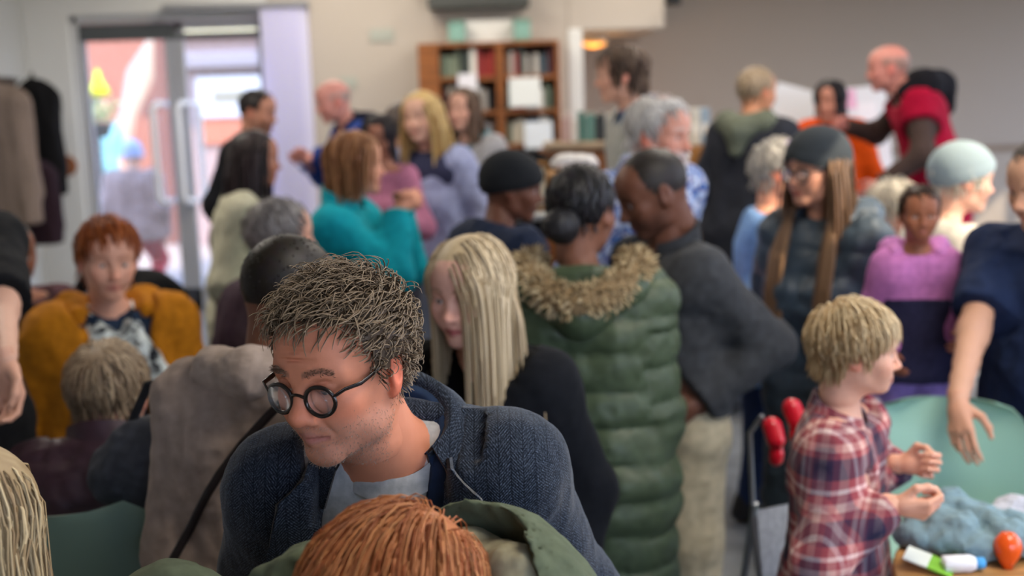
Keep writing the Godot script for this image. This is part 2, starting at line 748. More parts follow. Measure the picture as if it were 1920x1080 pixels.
	# underside joins the neck
	g.cap(Vector3(0, -0.02, -0.03), Vector3(0, -0.11, -0.035), 0.055, 0.052, 0.03)
	heads[key] = g.mesh(Buf.new())
	return heads[key]


func skin_at(p: Vector3, o: Dictionary) -> Color:
	var c: Color = o.base
	var ax := absf(p.x)
	if p.z > 0.03:
		var nose := clampf(1.0 - (p - Vector3(0, -0.034, 0.1)).length() / 0.028, 0.0, 1.0)
		var chk := clampf(1.0 - (Vector3(ax, p.y, p.z) - Vector3(0.045, -0.03, 0.062)).length() / 0.035, 0.0, 1.0)
		c = c.lerp(Color(c.r * 1.0, c.g * 0.72, c.b * 0.68), clampf(nose + chk * 0.8, 0.0, 1.0) * o.red)
		var ly := absf(p.y + 0.068) / lerpf(0.0105, 0.004, clampf(ax / 0.025, 0.0, 1.0))
		if ax < 0.026 and ly < 1.0 and p.z > 0.066:
			c = c.lerp(o.lip, 0.85 * (1.0 - ly * ly * 0.4))
		var by := absf(p.y - 0.0225 - 0.006 * sin(clampf((ax - 0.012) / 0.038, 0.0, 1.0) * PI) * 0.8)
		if o.brow != null and ax > 0.011 and ax < 0.05 and by < 0.0055 and p.z > 0.05:
			c = c.lerp(o.brow, 0.75 * (1.0 - by / 0.0065))
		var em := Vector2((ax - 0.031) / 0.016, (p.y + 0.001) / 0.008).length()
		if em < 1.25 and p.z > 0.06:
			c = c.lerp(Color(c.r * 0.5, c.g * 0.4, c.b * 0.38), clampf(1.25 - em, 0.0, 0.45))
	elif ax > 0.074 and p.z > -0.045 and absf(p.y) < 0.04:
		c = c.lerp(Color(c.r * 1.02, c.g * 0.55, c.b * 0.5), o.red * 0.75 * clampf((ax - 0.074) / 0.006, 0.0, 1.0))
	if o.stub > 0.0:
		var jaw := clampf((-0.035 - p.y) / 0.02, 0.0, 1.0) * clampf((p.z + 0.02) / 0.03, 0.0, 1.0)
		jaw = maxf(jaw, clampf(1.0 - Vector2(ax / 0.03, (p.y + 0.055) / 0.014).length(), 0.0, 1.0) * 2.0 * float(p.z > 0.06))
		jaw = clampf(jaw, 0.0, 1.0) * (1.0 - clampf(1.0 - absf(p.y + 0.068) / 0.01, 0.0, 1.0) * float(ax < 0.026 and p.z > 0.06))
		c = c.lerp(o.stubc, jaw * o.stub * (0.65 + 0.5 * NZ.get_noise_3d(p.x * 330, p.y * 330, p.z * 330)))
	return c * (0.97 + 0.06 * NZ.get_noise_3d(p.x * 60, p.y * 60, p.z * 60))


func hand_buf(curl: float, cell: float) -> Buf:
	var key := "hand%.2f/%.4f" % [curl, cell]
	if heads.has(key):
		return heads[key]
	var g := Grid.new(Vector3(-0.07, -0.215, -0.04), Vector3(0.1, 0.03, 0.12), cell)
	g.cap(Vector3(0, 0.02, 0), Vector3(0, -0.03, 0), 0.025, 0.023, 0.02)
	g.cap(Vector3(0.012, -0.025, 0), Vector3(0.026, -0.082, -0.001), 0.018, 0.013, 0.02)
	g.cap(Vector3(-0.01, -0.025, 0), Vector3(-0.025, -0.078, -0.001), 0.017, 0.012, 0.02)
	g.cap(Vector3(0.002, -0.03, 0), Vector3(0, -0.085, -0.003), 0.016, 0.013, 0.02)
	var bx := [0.030, 0.010, -0.011, -0.030]
	var by := [-0.086, -0.091, -0.088, -0.079]
	var ln := [0.042, 0.046, 0.043, 0.033]
	for f in 4:
		var p := Vector3(bx[f], by[f], 0)
		var a := 0.0
		var w := curl * (1.0 + 0.08 * f) + 0.05 * (f % 2)
		for k in 3:
			a += w * [0.95, 1.4, 0.9][k]
			var q: Vector3 = p + Vector3((bx[f]) * 0.12 * (1.0 - curl), -cos(a), sin(a)).normalized() * ln[f] * [1.0, 0.62, 0.5][k]
			g.cap(p, q, 0.0092 - 0.0009 * k, 0.0083 - 0.0009 * k, 0.004)
			p = q
	var p := Vector3(0.02, -0.022, 0.006)
	var ds := [Vector3(0.7, -0.6, 0.35), Vector3(0.35 - 0.5 * curl, -0.8, 0.45), Vector3(0.15 - 0.8 * curl, -0.85, 0.4)]
	for k in 3:
		var q: Vector3 = p + ds[k].normalized() * [0.045, 0.034, 0.027][k]
		g.cap(p, q, [0.0145, 0.0108, 0.0095][k], [0.0112, 0.0098, 0.008][k], 0.007)
		p = q
	heads[key] = g.mesh(Buf.new())
	return heads[key]


# ------------------------------------------------------------------ people
func ik(a: Vector3, t: Vector3, l1: float, l2: float, pole: Vector3) -> Vector3:
	var d := t - a
	var l := clampf(d.length(), 0.01, (l1 + l2) * 0.999)
	var x := (l1 * l1 - l2 * l2 + l * l) / (2 * l)
	var u := d.normalized()
	var w := (pole - u * pole.dot(u)).normalized()
	return a + u * x + w * sqrt(maxf(0.0, l1 * l1 - x * x))


func person(label: String, o: Dictionary) -> Dictionary:
	var s: float = o.get("s", 1.0)
	var sex: String = o.get("sex", "m")
	var at: Array = o.at
	var c := W(at[0], at[1], at[2])
	var to_cam := atan2(-c.x, -c.z)
	var node := thing("person", label, o.get("cat", "person"), Vector3(c.x, 0, c.z), deg_to_rad(o.get("yaw", 0.0)) + to_cam)
	var P := {"o": o, "n": node, "s": s, "sex": sex, "d": at[2], "b": o.get("b", 1.0)}
	P.inv = node.transform.affine_inverse()
	P.cell = clampf(at[2] * 0.0042, 0.0075, 0.02)
	P.hc = o.get("hc", clampf(at[2] * 0.0018, 0.0027, 0.009))
	var C := Vector3(0, c.y, 0)
	P.C = C
	var ch := Basis.from_euler(Vector3(deg_to_rad(o.get("lean", 4.0)), deg_to_rad(o.get("twist", 0.0)), deg_to_rad(o.get("side", 0.0))))
	P.ch = ch
	var N: Vector3 = C - ch * o.get("neck", Vector3(0, 0.168, 0.04)) * s
	P.N = N
	var sw: float = o.get("sw", {"m": 0.165, "f": 0.145, "c": 0.145}[sex])
	P.hb = Basis.from_euler(Vector3(deg_to_rad(o.get("hpitch", 0.0)), deg_to_rad(o.get("hyaw", 0.0)), 0), EULER_ORDER_YXZ) * Basis(Vector3(0, 0, 1), deg_to_rad(o.get("hroll", 0.0)))
	P.HT = Transform3D(P.hb.scaled(Vector3.ONE * s * o.get("hs", 1.0)), C)
	P.HT.basis = P.hb * Basis.from_scale(Vector3.ONE * s * o.get("hs", 1.0))
	var pel: Vector3 = N + ch * Vector3(0, -0.5, 0) * s
	P.pel = pel
	var seated: bool = o.get("seated", false)
	P.seated = seated
	for sd in [1.0, -1.0]:
		var k := "L" if sd > 0 else "R"
		var S: Vector3 = N + ch * Vector3(sd * sw, -0.06 + sd * o.get("tilt", 0.0), 0.0) * s
		P["S" + k] = S
		var arm: Array = o.get("arm" + k, [Vector3(0.07, -0.5, 0.06)])
		var w: Vector3
		if arm[0] is Vector3:
			w = S + ch * Vector3(arm[0].x * sd, arm[0].y, arm[0].z) * s
		else:
			w = P.inv * W(arm[0][0], arm[0][1], at[2] + arm[0][2])
		var l1 := 0.295 * s
		var l2 := 0.255 * s
		if (w - S).length() > (l1 + l2):
			var gr: float = minf((w - S).length() / (l1 + l2), 1.12)
			l1 *= gr
			l2 *= gr
			w = S + (w - S).limit_length((l1 + l2) * 0.998)
		var pole: Vector3 = ch * Vector3(sd * 0.45, -0.25, -1.0)
		if arm.size() > 2 and arm[2] is Vector3:
			pole = ch * Vector3(sd * arm[2].x, arm[2].y, arm[2].z)
		P["E" + k] = ik(S, w, l1, l2, pole)
		P["W" + k] = w
		P["curl" + k] = arm[1] if arm.size() > 1 else 0.35
		var H: Vector3 = pel + ch * Vector3(sd * 0.085, -0.05, 0) * s
		P["H" + k] = H
		var A := Vector3(H.x + sd * 0.03, 0.075 * s, H.z + (0.42 * s if seated else -0.01 + 0.04 * sd))
		if o.has("feet"):
			A += Vector3(sd * o.feet.x, 0, o.feet.y + sd * o.get("stride", 0.0))
		P["A" + k] = A
		var lg := maxf(0.43 * s, (H - A).length() * 0.502)
		if not seated and H.y > 0.62:
			lg = (H - A).length() * 0.5015
		P["K" + k] = ik(H, A, lg, lg, Vector3(sd * 0.12, 0, 1))
	P.skin = {"base": lin(o.get("skin", "d9a68c")), "lip": lin(o.get("lip", "a8655a")), "brow": lin(o.brow) if o.has("brow") else null, "red": o.get("red", 0.6), "stub": o.get("stub", 0.0), "stubc": lin(o.get("stubc", "8a7f78"))}
	body(P)
	eyes(P)
	return P


func bones_torso(g: Grid, P: Dictionary, t: float, k := 0.05) -> void:
	var s: float = P.s
	var b: float = P.b
	var ch: Basis = P.ch
	var N: Vector3 = P.N
	var pel: Vector3 = P.pel
	for sd in [1.0, -1.0]:
		var S: Vector3 = P["SL" if sd > 0 else "SR"]
		var H: Vector3 = P["HL" if sd > 0 else "HR"]
		g.cap(N + ch * Vector3(sd * 0.075, -0.14, -0.005) * s, pel + ch * Vector3(sd * 0.06 * b, 0.12, 0) * s, 0.098 * s * (0.5 + b / 2) + t, 0.088 * s * b + t, k)
		g.cap(pel + ch * Vector3(sd * 0.06 * b, 0.12, 0) * s, H + ch * Vector3(0, 0.03, -0.01) * s, 0.088 * s * b + t, 0.1 * s * b + t, k)
		g.cap(N + ch * Vector3(sd * 0.035, -0.03, -0.02) * s, S, 0.05 * s + t, 0.056 * s + t, k)
		if P.sex == "f":
			g.ell(N + ch * Vector3(sd * 0.07, -0.24, 0.085) * s, Vector3(0.062, 0.068, 0.055) * s + Vector3.ONE * t, 0.05)
	if P.o.get("belly", 0.0) > 0:
		g.ell(pel + ch * Vector3(0, 0.13, 0.05) * s, Vector3(0.15, 0.17, 0.13) * s * P.o.belly + Vector3.ONE * t, 0.06)


func bones_arms(g: Grid, P: Dictionary, t: float, frac := 1.0, k := 0.03) -> void:
	var s: float = P.s
	for q in ["L", "R"]:
		var S: Vector3 = P["S" + q]
		var E: Vector3 = P["E" + q]
		var w: Vector3 = P["W" + q]
		if frac < 0.5:
			g.cap(S, S.lerp(E, frac * 2), 0.055 * s + t, 0.05 * s + t * 1.3, k)
		else:
			g.cap(S, E, 0.053 * s + t, 0.043 * s + t, k)
			g.cap(E, E.lerp(w, frac * 2 - 1), 0.043 * s + t, lerpf(0.043, 0.03, frac * 2 - 1) * s + t, k)


func bones_legs(g: Grid, P: Dictionary, t: float, frac := 1.0, t2 := -1.0) -> void:
	var s: float = P.s
	t2 = t if t2 < 0 else t2
	for q in ["L", "R"]:
		var H: Vector3 = P["H" + q]
		var K: Vector3 = P["K" + q]
		var A: Vector3 = P["A" + q]
		g.cap(H, K, 0.086 * s * P.b + t, 0.058 * s + t2, 0.03)
		g.cap(K, K.lerp(A, frac), 0.057 * s + t2, lerpf(0.057, 0.038, frac) * s + t2, 0.03)


func bounds(P: Dictionary, keys: Array, m: float) -> Array:
	var lo := Vector3.INF
	var hi := -Vector3.INF
	for k in keys:
		lo = lo.min(P[k])
		hi = hi.max(P[k])
	return [lo - Vector3.ONE * m, hi + Vector3.ONE * m]


func body(P: Dictionary) -> void:
	var s: float = P.s
	var bd := bounds(P, ["N", "SL", "SR", "EL", "ER", "WL", "WR", "pel", "KL", "KR", "AL", "AR", "C"], 0.2 * s)
	var g := Grid.new(bd[0], bd[1], maxf(P.cell * 1.75, 0.013))
	bones_torso(g, P, 0.0)
	bones_arms(g, P, 0.0)
	bones_legs(g, P, 0.0)
	var nw: float = {"m": 0.054, "f": 0.046, "c": 0.043}[P.sex]
	g.cap(P.N + P.ch * Vector3(0, -0.05, -0.005) * s, P.HT * Vector3(0, -0.06, -0.03), nw * 1.15 * s, nw * s, 0.035)
	var b := g.mesh(Buf.new())
	var base: Color = P.skin.base
	var head := head_buf(P.sex, P.hc)
	for k in b.v.size():
		b.c.append(base * (0.97 + 0.05 * NZ.get_noise_3dv(b.v[k] * 25)))
	var at := b.v.size()
	b.add(head, P.HT)
	b.c.resize(b.v.size())
	for k in head.v.size():
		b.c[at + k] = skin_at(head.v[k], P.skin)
	for q in ["L", "R"]:
		var sd := 1.0 if q == "L" else -1.0
		var y: Vector3 = -(P["W" + q] - P["E" + q]).normalized()
		var palm: Vector3 = P.ch * P.o.get("palm" + q, Vector3(-1, 0, 0.15)) * Vector3(sd, 1, 1)
		if P.o.has("dir" + q):
			y = -(P.ch * P.o["dir" + q]).normalized()
		var zz := (palm - y * palm.dot(y)).normalized()
		var xx := y.cross(zz)
		at = b.v.size()
		b.add(hand_buf(P["curl" + q], clampf(P.d * 0.002, 0.0045 if P.d > 2.0 else 0.006, 0.008)), Transform3D(Basis(xx * sd, y, zz) * Basis.from_scale(Vector3.ONE * s * 0.95), P["W" + q]))
		b.c.resize(b.v.size())
		for k in range(at, b.v.size()):
			b.c[k] = Color(base.r, base.g * 0.93, base.b * 0.9)
	obj(b, "body", mat("ffffff", {"vc": true, "rough": 0.5, "spec": 0.4, "bump": "mottle", "scale": 34.0, "tri": true, "depth": 0.06, "name": "skin"}), P.n)


func eyes(P: Dictionary) -> void:
	if P.d > 5.0 or P.o.get("back", false):
		return
	var look: Vector3 = P.o.get("gaze", Vector3(0, 0, 1)).normalized()
	var ir := lin(P.o.get("iris", "4a3626"))
	var sm := SphereMesh.new()
	sm.radius = 0.0122
	sm.height = 0.0244
	sm.radial_segments = 24
	sm.rings = 16
	var a := sm.surface_get_arrays(0)
	for sd in [1.0, -1.0]:
		var b := Buf.new()
		b.v = a[Mesh.ARRAY_VERTEX]
		b.n = a[Mesh.ARRAY_NORMAL]
		b.i = a[Mesh.ARRAY_INDEX]
		for k in b.v.size():
			var u: float = acos(clampf(b.v[k].normalized().dot(look), -1, 1))
			b.c.append(Color(0.01, 0.01, 0.01) if u < 0.2 else (ir if u < 0.48 else Color(0.62, 0.58, 0.55)))
		var f := Buf.new()
		f.add(b, P.HT * Transform3D(Basis(), Vector3(sd * 0.031, -0.002, 0.0712)))
		obj(f, "eye", mat("ffffff", {"vc": true, "rough": 0.15, "spec": 0.5, "name": "eye"}), P.n)


# ------------------------------------------------------------------ clothes
func cloth(P: Dictionary, called: String, m: Material, q: Dictionary, label := "") -> MeshInstance3D:
	var s: float = P.s
	var t: float = q.get("t", 0.018)
	var top: bool = q.get("top", true)
	var hem: float = q.get("hem", -0.08)
	var N: Vector3 = P.N
	var ch: Basis = P.ch
	var ci := ch.inverse()
	var pel: Vector3 = P.pel
	var keys := ["N", "SL", "SR", "pel", "HL", "HR"]
	if top and q.get("sl", 1.0) > 0:
		keys.append_array(["EL", "ER"])
		if q.get("sl", 1.0) > 0.5:
			keys.append_array(["WL", "WR"])
	if not top:
		keys = ["pel", "HL", "HR"]
	if q.has("legs") or P.seated:
		keys.append_array(["KL", "KR"])
		if q.has("legs"):
			keys.append_array(["AL", "AR"])
	var bd := bounds(P, keys, 0.2 * s + t)
	if top and hem < -0.1 and not P.seated:
		bd[0].y = minf(bd[0].y, pel.y + hem * s - 0.05)
	bd[0].y = maxf(bd[0].y, 0.004)
	var cell: float = q.get("cell", P.cell)
	var g := Grid.new(bd[0], bd[1], cell)
	var sl: float = q.get("sl", 1.0)
	if top:
		bones_torso(g, P, t, q.get("k", 0.055))
		if sl > 0:
			bones_arms(g, P, t * q.get("arm", 0.9), sl, 0.045)
		if hem < -0.05:
			for w in ["L", "R"]:
				var H: Vector3 = P["H" + w]
				if P.seated:
					g.cap(H, H.lerp(P["K" + w], clampf(-hem / 0.45, 0.1, 0.95)), 0.1 * s * P.b + t, 0.085 * s + t, 0.06)
				else:
					g.cap(H, Vector3(lerpf(H.x, pel.x, 0.1), pel.y + hem * s, H.z) + ch * Vector3(0, 0, 0.0), 0.1 * s * P.b + t, 0.1 * s * P.b + t + q.get("flare", 0.02), 0.09)
	if q.has("legs"):
		if not top:
			for w in [1.0, -1.0]:
				g.cap(pel + ch * Vector3(w * 0.05 * P.b, 0.1, 0) * s, P["HL" if w > 0 else "HR"] + ch * Vector3(0, 0.02, -0.01) * s, 0.09 * s * P.b + t, 0.1 * s * P.b + t, 0.05)
		bones_legs(g, P, t, q.legs, q.get("loose", t))
	for e in q.get("extra", []):
		g.cap(N + ch * e[0] * s, N + ch * e[1] * s, e[2] * s, e[3] * s, e[4] if e.size() > 4 else 0.04)
	if q.has("bulge"):
		for e in q.bulge:
			g.ell(N + ch * e[0] * s, e[1] * s, 0.05, ch)
	var wr: float = q.get("wr", 0.006)
	var fq: float = q.get("fq", 7.0)
	var puff: float = q.get("puff", 0.0)
	var per: float = q.get("per", 0.075)
	var vl: float = q.get("v", 0.0) * s
	var vw: float = q.get("vw", 0.07) * s
	var gap: float = q.get("gap", 0.0) * s
	var off: float = q.get("voff", 0.0) * s
	var hemy := pel.y + hem * s
	var nn: Vector3 = Vector3(0, 0.92, q.get("ntilt", 0.38)).normalized()
	var no: float = q.get("neck", 0.0) * s
	var waist: float = q.get("waist", 0.1) * s
	var ends := []
	if top and sl > 0:
		for w in ["L", "R"]:
			if sl < 0.5:
				ends.append([P["S" + w].lerp(P["E" + w], sl * 2), (P["E" + w] - P["S" + w]).normalized()])
			else:
				ends.append([P["E" + w].lerp(P["W" + w], sl * 2 - 1), (P["W" + w] - P["E" + w]).normalized()])
	if q.has("legs"):
		for w in ["L", "R"]:
			ends.append([P["K" + w].lerp(P["A" + w], q.legs), (P["A" + w] - P["K" + w]).normalized()])
	var cuff: float = 0.11 * s
	var arms := [P.SL, P.EL, P.EL, P.WL, P.SR, P.ER, P.ER, P.WR]
	var seat: bool = P.seated
	var oy: float = NZ.get_noise_1d(P.C.y * 77 + P.d * 13) * 40
	var shape := func(p: Vector3, d: float) -> float:
		var u := ci * (p - N)
		if d > -0.05:
			if puff > 0:
				var ph := u.y
				for a in [0, 2, 4, 6]:          # sleeves are quilted across their own length
					var sa: Vector3 = arms[a]
					var ab: Vector3 = arms[a + 1] - sa
					var tt := (p - sa).dot(ab) / ab.length_squared()
					if tt > 0.12 and tt < 1.0 and (p - sa - ab * tt).length() < 0.085 * s + t and (a != 0 and a != 4 or tt > 0.25):
						ph = -(tt * ab.length() + (0.295 * s if a % 4 == 2 else 0.0)) - 0.02
				ph += 0.008 * NZ.get_noise_3dv(p * 4)
				d -= puff * (sqrt(absf(sin(PI * ph / per))) - 0.6) * (0.8 + 0.5 * NZ.get_noise_3dv(p * 9))
			d += wr * NZ.get_noise_3d(p.x * fq + oy, p.y * fq * 0.75, p.z * fq) + wr * 0.45 * NZ.get_noise_3d(p.x * fq * 2.7, p.y * fq * 2.2 + oy, p.z * fq * 2.7)
		if top:
			if not seat:
				d = maxf(d, hemy - p.y)
			var un := u - Vector3(0, no, 0)
			d = maxf(d, minf(un.dot(nn), 0.135 * s + maxf(-no, no * 0.2) * 1.3 - u.length()))
			if vl > 0 or gap > 0:
				var w := gap
				if vl > 0 and u.y > -vl:
					w = maxf(w, vw * (1.0 + u.y / vl))
				if w > 0 and u.y < 0.14 * s:
					d = maxf(d, minf(w - absf(u.x - off), u.z + 0.02))
		else:
			d = maxf(d, (ci * (p - pel)).y - waist)
		for e in ends:
			var r: Vector3 = p - e[0]
			d = maxf(d, minf(r.dot(e[1]), cuff - r.length()))
		return d
	g.mod(shape, 0.06)
	P["g_" + called] = g
	return obj(g.mesh(Buf.new()), called, m, P.n, label)


# a collar turned round the neck: profile of (radius, height) over the angle a0..a1 (0 = front)
func collar(P: Dictionary, called: String, m: Material, pr: Array, a0 := 0.35, a1 := 5.93, off := Vector3.ZERO, th := 0.006, sx := 1.0) -> MeshInstance3D:
	var rows := []
	for e in pr:
		var row := []
		for k in 29:
			var a := lerpf(a0, a1, k / 28.0)
			var r: float = e[0]
			row.append(P.N + P.ch * ((Vector3(sin(a) * r * 1.0 * sx, e[1] - 0.03 * cos(a), cos(a) * r * 0.92 - 0.012) + off) * P.s))
		rows.append(row)
	var b := Buf.new()
	b.sheet(rows, th)
	return obj(b, called, m, P.n)


const SHIRT_COLLAR := [[0.066, -0.035], [0.066, 0.02], [0.074, 0.03], [0.088, -0.012]]
const JACKET_COLLAR := [[0.078, -0.05], [0.072, 0.03], [0.086, 0.042], [0.115, -0.02]]
const STAND_COLLAR := [[0.095, -0.06], [0.08, -0.01], [0.078, 0.05], [0.086, 0.055], [0.09, 0.0]]


func blob(P: Dictionary, called: String, m: Material, caps: Array, o := {}) -> MeshInstance3D:   # capsules in chest axes round the neck
	var lo := Vector3.INF
	var hi := -Vector3.INF
	var tr := Transform3D(P.ch, P.N)
	if o.get("head", false):
		tr = P.HT
	var s: float = 1.0 if o.get("head", false) else P.s
	for e in caps:
		for k in 2:
			var p: Vector3 = tr * (e[k] * s)
			lo = lo.min(p - Vector3.ONE * (maxf(e[2], e[3]) + 0.04))
			hi = hi.max(p + Vector3.ONE * (maxf(e[2], e[3]) + 0.04))
	var g := Grid.new(lo, hi, o.get("cell", P.cell * 0.8))
	for e in caps:
		g.cap(tr * (e[0] * s), tr * (e[1] * s), e[2] * P.s, e[3] * P.s, o.get("k", 0.03))
	if o.get("wr", 0.0) > 0:
		g.mod(func(p, d): return d + o.wr * NZ.get_noise_3dv(p * o.get("fq", 18.0)), 0.05)
	return obj(g.mesh(Buf.new()), called, m, P.n)


func hood(P: Dictionary, m: Material, r := 0.05) -> MeshInstance3D:
	return blob(P, "hood", m, [[Vector3(-0.1, 0.0, 0.03), Vector3(-0.11, 0.01, -0.06), r * 0.7, r, 0.03], [Vector3(0.1, 0.0, 0.03), Vector3(0.11, 0.01, -0.06), r * 0.7, r],
		[Vector3(-0.11, 0.01, -0.06), Vector3(0, -0.03, -0.13), r, r * 1.1], [Vector3(0.11, 0.01, -0.06), Vector3(0, -0.03, -0.13), r, r * 1.1], [Vector3(0, -0.03, -0.13), Vector3(0, -0.13, -0.14), r * 1.1, r * 0.7]], {"wr": 0.008})


func trousers(P: Dictionary, m: Material, o := {}) -> void:
	cloth(P, "trousers", m, {"top": false, "legs": 1.0, "t": 0.012, "loose": o.get("loose", 0.02), "wr": 0.007, "fq": 9.0, "cell": P.cell * (1.0 if o.has("loose") else 1.7)})
	shoes(P, o.get("shoe", "2a2a2c"))


func shoes(P: Dictionary, col: String) -> void:
	var s: float = P.s
	for q in ["L", "R"]:
		var A: Vector3 = P["A" + q]
		var g := Grid.new(A + Vector3(-0.09, -0.09, -0.13) * s, A + Vector3(0.09, 0.09, 0.26) * s, 0.018)
		var y := 0.042 * s - A.y
		g.cap(A + Vector3(0, y, -0.045 * s), A + Vector3(0, y - 0.004, 0.13 * s), 0.038 * s, 0.04 * s, 0.03)
		g.cap(A + Vector3(0, 0.02, -0.02) * s, A + Vector3(0, y + 0.02, 0.02 * s), 0.047 * s, 0.046 * s, 0.03)
		var fl := 0.005
		g.mod(func(p, d): return maxf(d, fl - p.y), 0.06)
		obj(g.mesh(Buf.new()), "shoe", mat(col, {"rough": 0.5}), P.n)


# ------------------------------------------------------------------ hair
func hairline(az: float, o: Dictionary) -> float:
	var h: Array = o.get("line", [0.62, 0.52, -0.42, -0.1, -0.88])
	var x := [0.0, 0.85, 1.3, 1.6, 2.05]
	for k in 4:
		if az < x[k + 1]:
			return lerpf(h[k], h[k + 1], clampf((az - x[k]) / (x[k + 1] - x[k]), 0.0, 1.0))
	return h[4]


func hair(P: Dictionary, o: Dictionary, called := "hair") -> MeshInstance3D:
	var b := Buf.new()
	var r := RandomNumberGenerator.new()
	r.seed = 11 + int(P.d * 100)
	var n: int = o.get("n", 700)
	var seg: int = o.get("seg", 7)
	var off: float = o.get("off", 0.006)
	var rad: float = o.get("r", 0.004)
	if P.d > 3.7:                            # far off, fewer and thicker locks do
		n = int(n * 0.65)
		seg = int(ceil(seg * 0.7))
		rad *= 1.25
	var c1 := lin(o.get("col", "4a3c30"))
	var c2 := lin(o.get("col2", o.get("col", "4a3c30")))
	var gl: Vector3 = (P.hb.inverse() * Vector3(0, -1, 0)) * o.get("grav", 0.3)
	var comb: Vector3 = o.get("comb", Vector3.ZERO)
	var crown: Vector3 = o.get("crown", Vector3(0, 0.1, -0.07))
	var whorl: float = o.get("whorl", 0.5)
	var lift: float = o.get("lift", 0.4)
	var wild: float = o.get("wild", 0.15)
	var curl: float = o.get("curl", 0.0)
	var lt: float = o.get("top", 0.05)
	var ls: float = o.get("side", 0.02)
	var part = o.get("part", null)
	var bald: float = o.get("bald", 2.0)
	var tip = lin(o.tip) if o.has("tip") else null
	var hug: float = o.get("hug", 0.55)
	var flat: float = o.get("flat", 0.4)
	var rr := SKR + Vector3.ONE * off
	var push := []
	var sk: float = P.HT.basis.get_scale().x
	if maxf(lt, ls) > 0.12:
		var iv: Transform3D = P.HT.affine_inverse()
		var br: float = o.get("body", 0.062)
		push.append([iv * P.N, iv * (P.N + P.ch * Vector3(0, 0.1, 0.02) * P.s), 0.062])
		for q in ["SL", "SR"]:
			push.append([iv * (P.N + P.ch * Vector3(0, -0.05, 0) * P.s), iv * P[q], br])
			push.append([iv * (P.N.lerp(P[q], 0.4) + P.ch * Vector3(0, -0.12, 0) * P.s), iv * (P.pel + P.ch * Vector3(0, 0.1, 0) * P.s), br + 0.04])
			push.append([iv * P[q], iv * P["E" + q.substr(1)], br])
	# scalp
	var cap_r := SKR + Vector3.ONE * (0.0025 + off * 0.45)
	var na := 48
	var ne := 24
	var grid := []
	for e in ne + 1:
		var row := []
		for a in na:
			var az := TAU * a / na
			var el := lerpf(PI / 2, -1.15, float(e) / ne)
			var d := Vector3(sin(az) * cos(el), sin(el), cos(az) * cos(el))
			var ln := hairline(absf(wrapf(az, -PI, PI)), o)
			if d.y < ln - 0.06 or d.y > bald:
				row.append(-1)
				continue
			row.append(b.v.size())
			b.v.append(SKC + d * cap_r)
			b.n.append((d / cap_r).normalized())
			b.c.append(c1.lerp(c2, 0.3 + 0.3 * NZ.get_noise_3dv(d * 9)))
		grid.append(row)
	for e in ne:
		for a in na:
			var q: Array = [grid[e][a], grid[e + 1][a], grid[e + 1][(a + 1) % na], grid[e][(a + 1) % na]]
			if not q.has(-1):
				b.i.append_array([q[0], q[2], q[1], q[0], q[3], q[2]])
	for k in n:
		var y := 1.0 - 1.95 * (k + r.randf()) / n
		var az := fposmod(k * 2.399963, TAU) + r.randf() * 0.2
		var d := Vector3(sin(az) * sqrt(maxf(0, 1 - y * y)), y, cos(az) * sqrt(maxf(0, 1 - y * y)))
		if d.y < hairline(absf(wrapf(az, -PI, PI)), o) + r.randf_range(-0.03, 0.03) or d.y > bald:
			continue
		var p := SKC + d * (SKR + Vector3.ONE * 0.001)
		var nn := (d / SKR).normalized()
		var fl := (p - crown)
		fl = (fl - nn * fl.dot(nn)).normalized()
		var u := (nn * lift + fl * whorl).normalized()
		var lateral := comb
		if part != null:
			var side := 1.0 if p.x > part else -1.0
			u = (nn * lift * 0.6 + Vector3(side, 0.05, -0.25 + o.get("fwd", 0.0))).normalized()
			lateral = Vector3(side * 0.25, 0, o.get("back", -0.12))
		else:
			u = (u + comb * 0.8).normalized()
		var top := clampf((d.y - 0.05) / 0.6, 0.0, 1.0)
		var ln := lerpf(ls, lt, top) * r.randf_range(0.75, 1.1)
		if part != null and d.z > 0.45 and o.has("fringe"):
			ln = minf(ln, o.fringe * r.randf_range(0.9, 1.1))
		var ds := ln / seg
		var pts := PackedVector3Array([p])
		var ph := r.randf() * TAU
		var jit := Vector3(r.randfn(), r.randfn(), r.randfn()) * wild
		var lump := Vector3(NZ.get_noise_3dv(d * 5.0), NZ.get_noise_3dv(d * 5.0 + Vector3(9, 0, 0)), NZ.get_noise_3dv(d * 5.0 + Vector3(0, 9, 0))) * wild * 2.0
		u = (u + jit * 0.6 + lump).normalized()
		var strand_off := r.randf() * off * 1.3
		var r2 := SKR + Vector3.ONE * (0.001 + strand_off)
		for q in seg:
			u = (u * 1.6 + gl + lateral * (0.4 if p.y > 0.04 else 0.0) + jit * 0.25 + lump * 0.5)
			if curl > 0:
				u += Vector3(sin(ph + q * 2.1), cos(ph + q * 1.7), sin(ph * 2 + q * 2.4)) * curl
			u = u.normalized()
			p += u * ds
			var e := ((p - SKC) / r2).length()
			if e < 1.0:
				p = SKC + (p - SKC) / e
			elif p.y > -0.03:
				p = SKC + (p - SKC) * lerpf(1.0, 1.0 / e, hug)
			e = ((p - Vector3(0, -0.03, 0.025)) / Vector3(0.066 + strand_off, 0.08, 0.068)).length()
			if e < 1.0:
				p = Vector3(0, -0.03, 0.025) + (p - Vector3(0, -0.03, 0.025)) / e
			for c in push:
				var ab: Vector3 = c[1] - c[0]
				var tt := clampf((p - c[0]).dot(ab) / ab.length_squared(), 0.0, 1.0)
				var w: Vector3 = p - c[0] - ab * tt
				var need: float = (c[2] + strand_off * 0.5) / sk * P.s
				if w.length() < need:
					p = c[0] + ab * tt + w.normalized() * need
			u = (p - pts[q]).normalized()
			pts.append(p)
		var rs := PackedFloat32Array()
		for q in seg + 1:
			var f := float(q) / seg
			rs.append(rad * (0.8 + 0.5 * f - 0.95 * f * f * f))
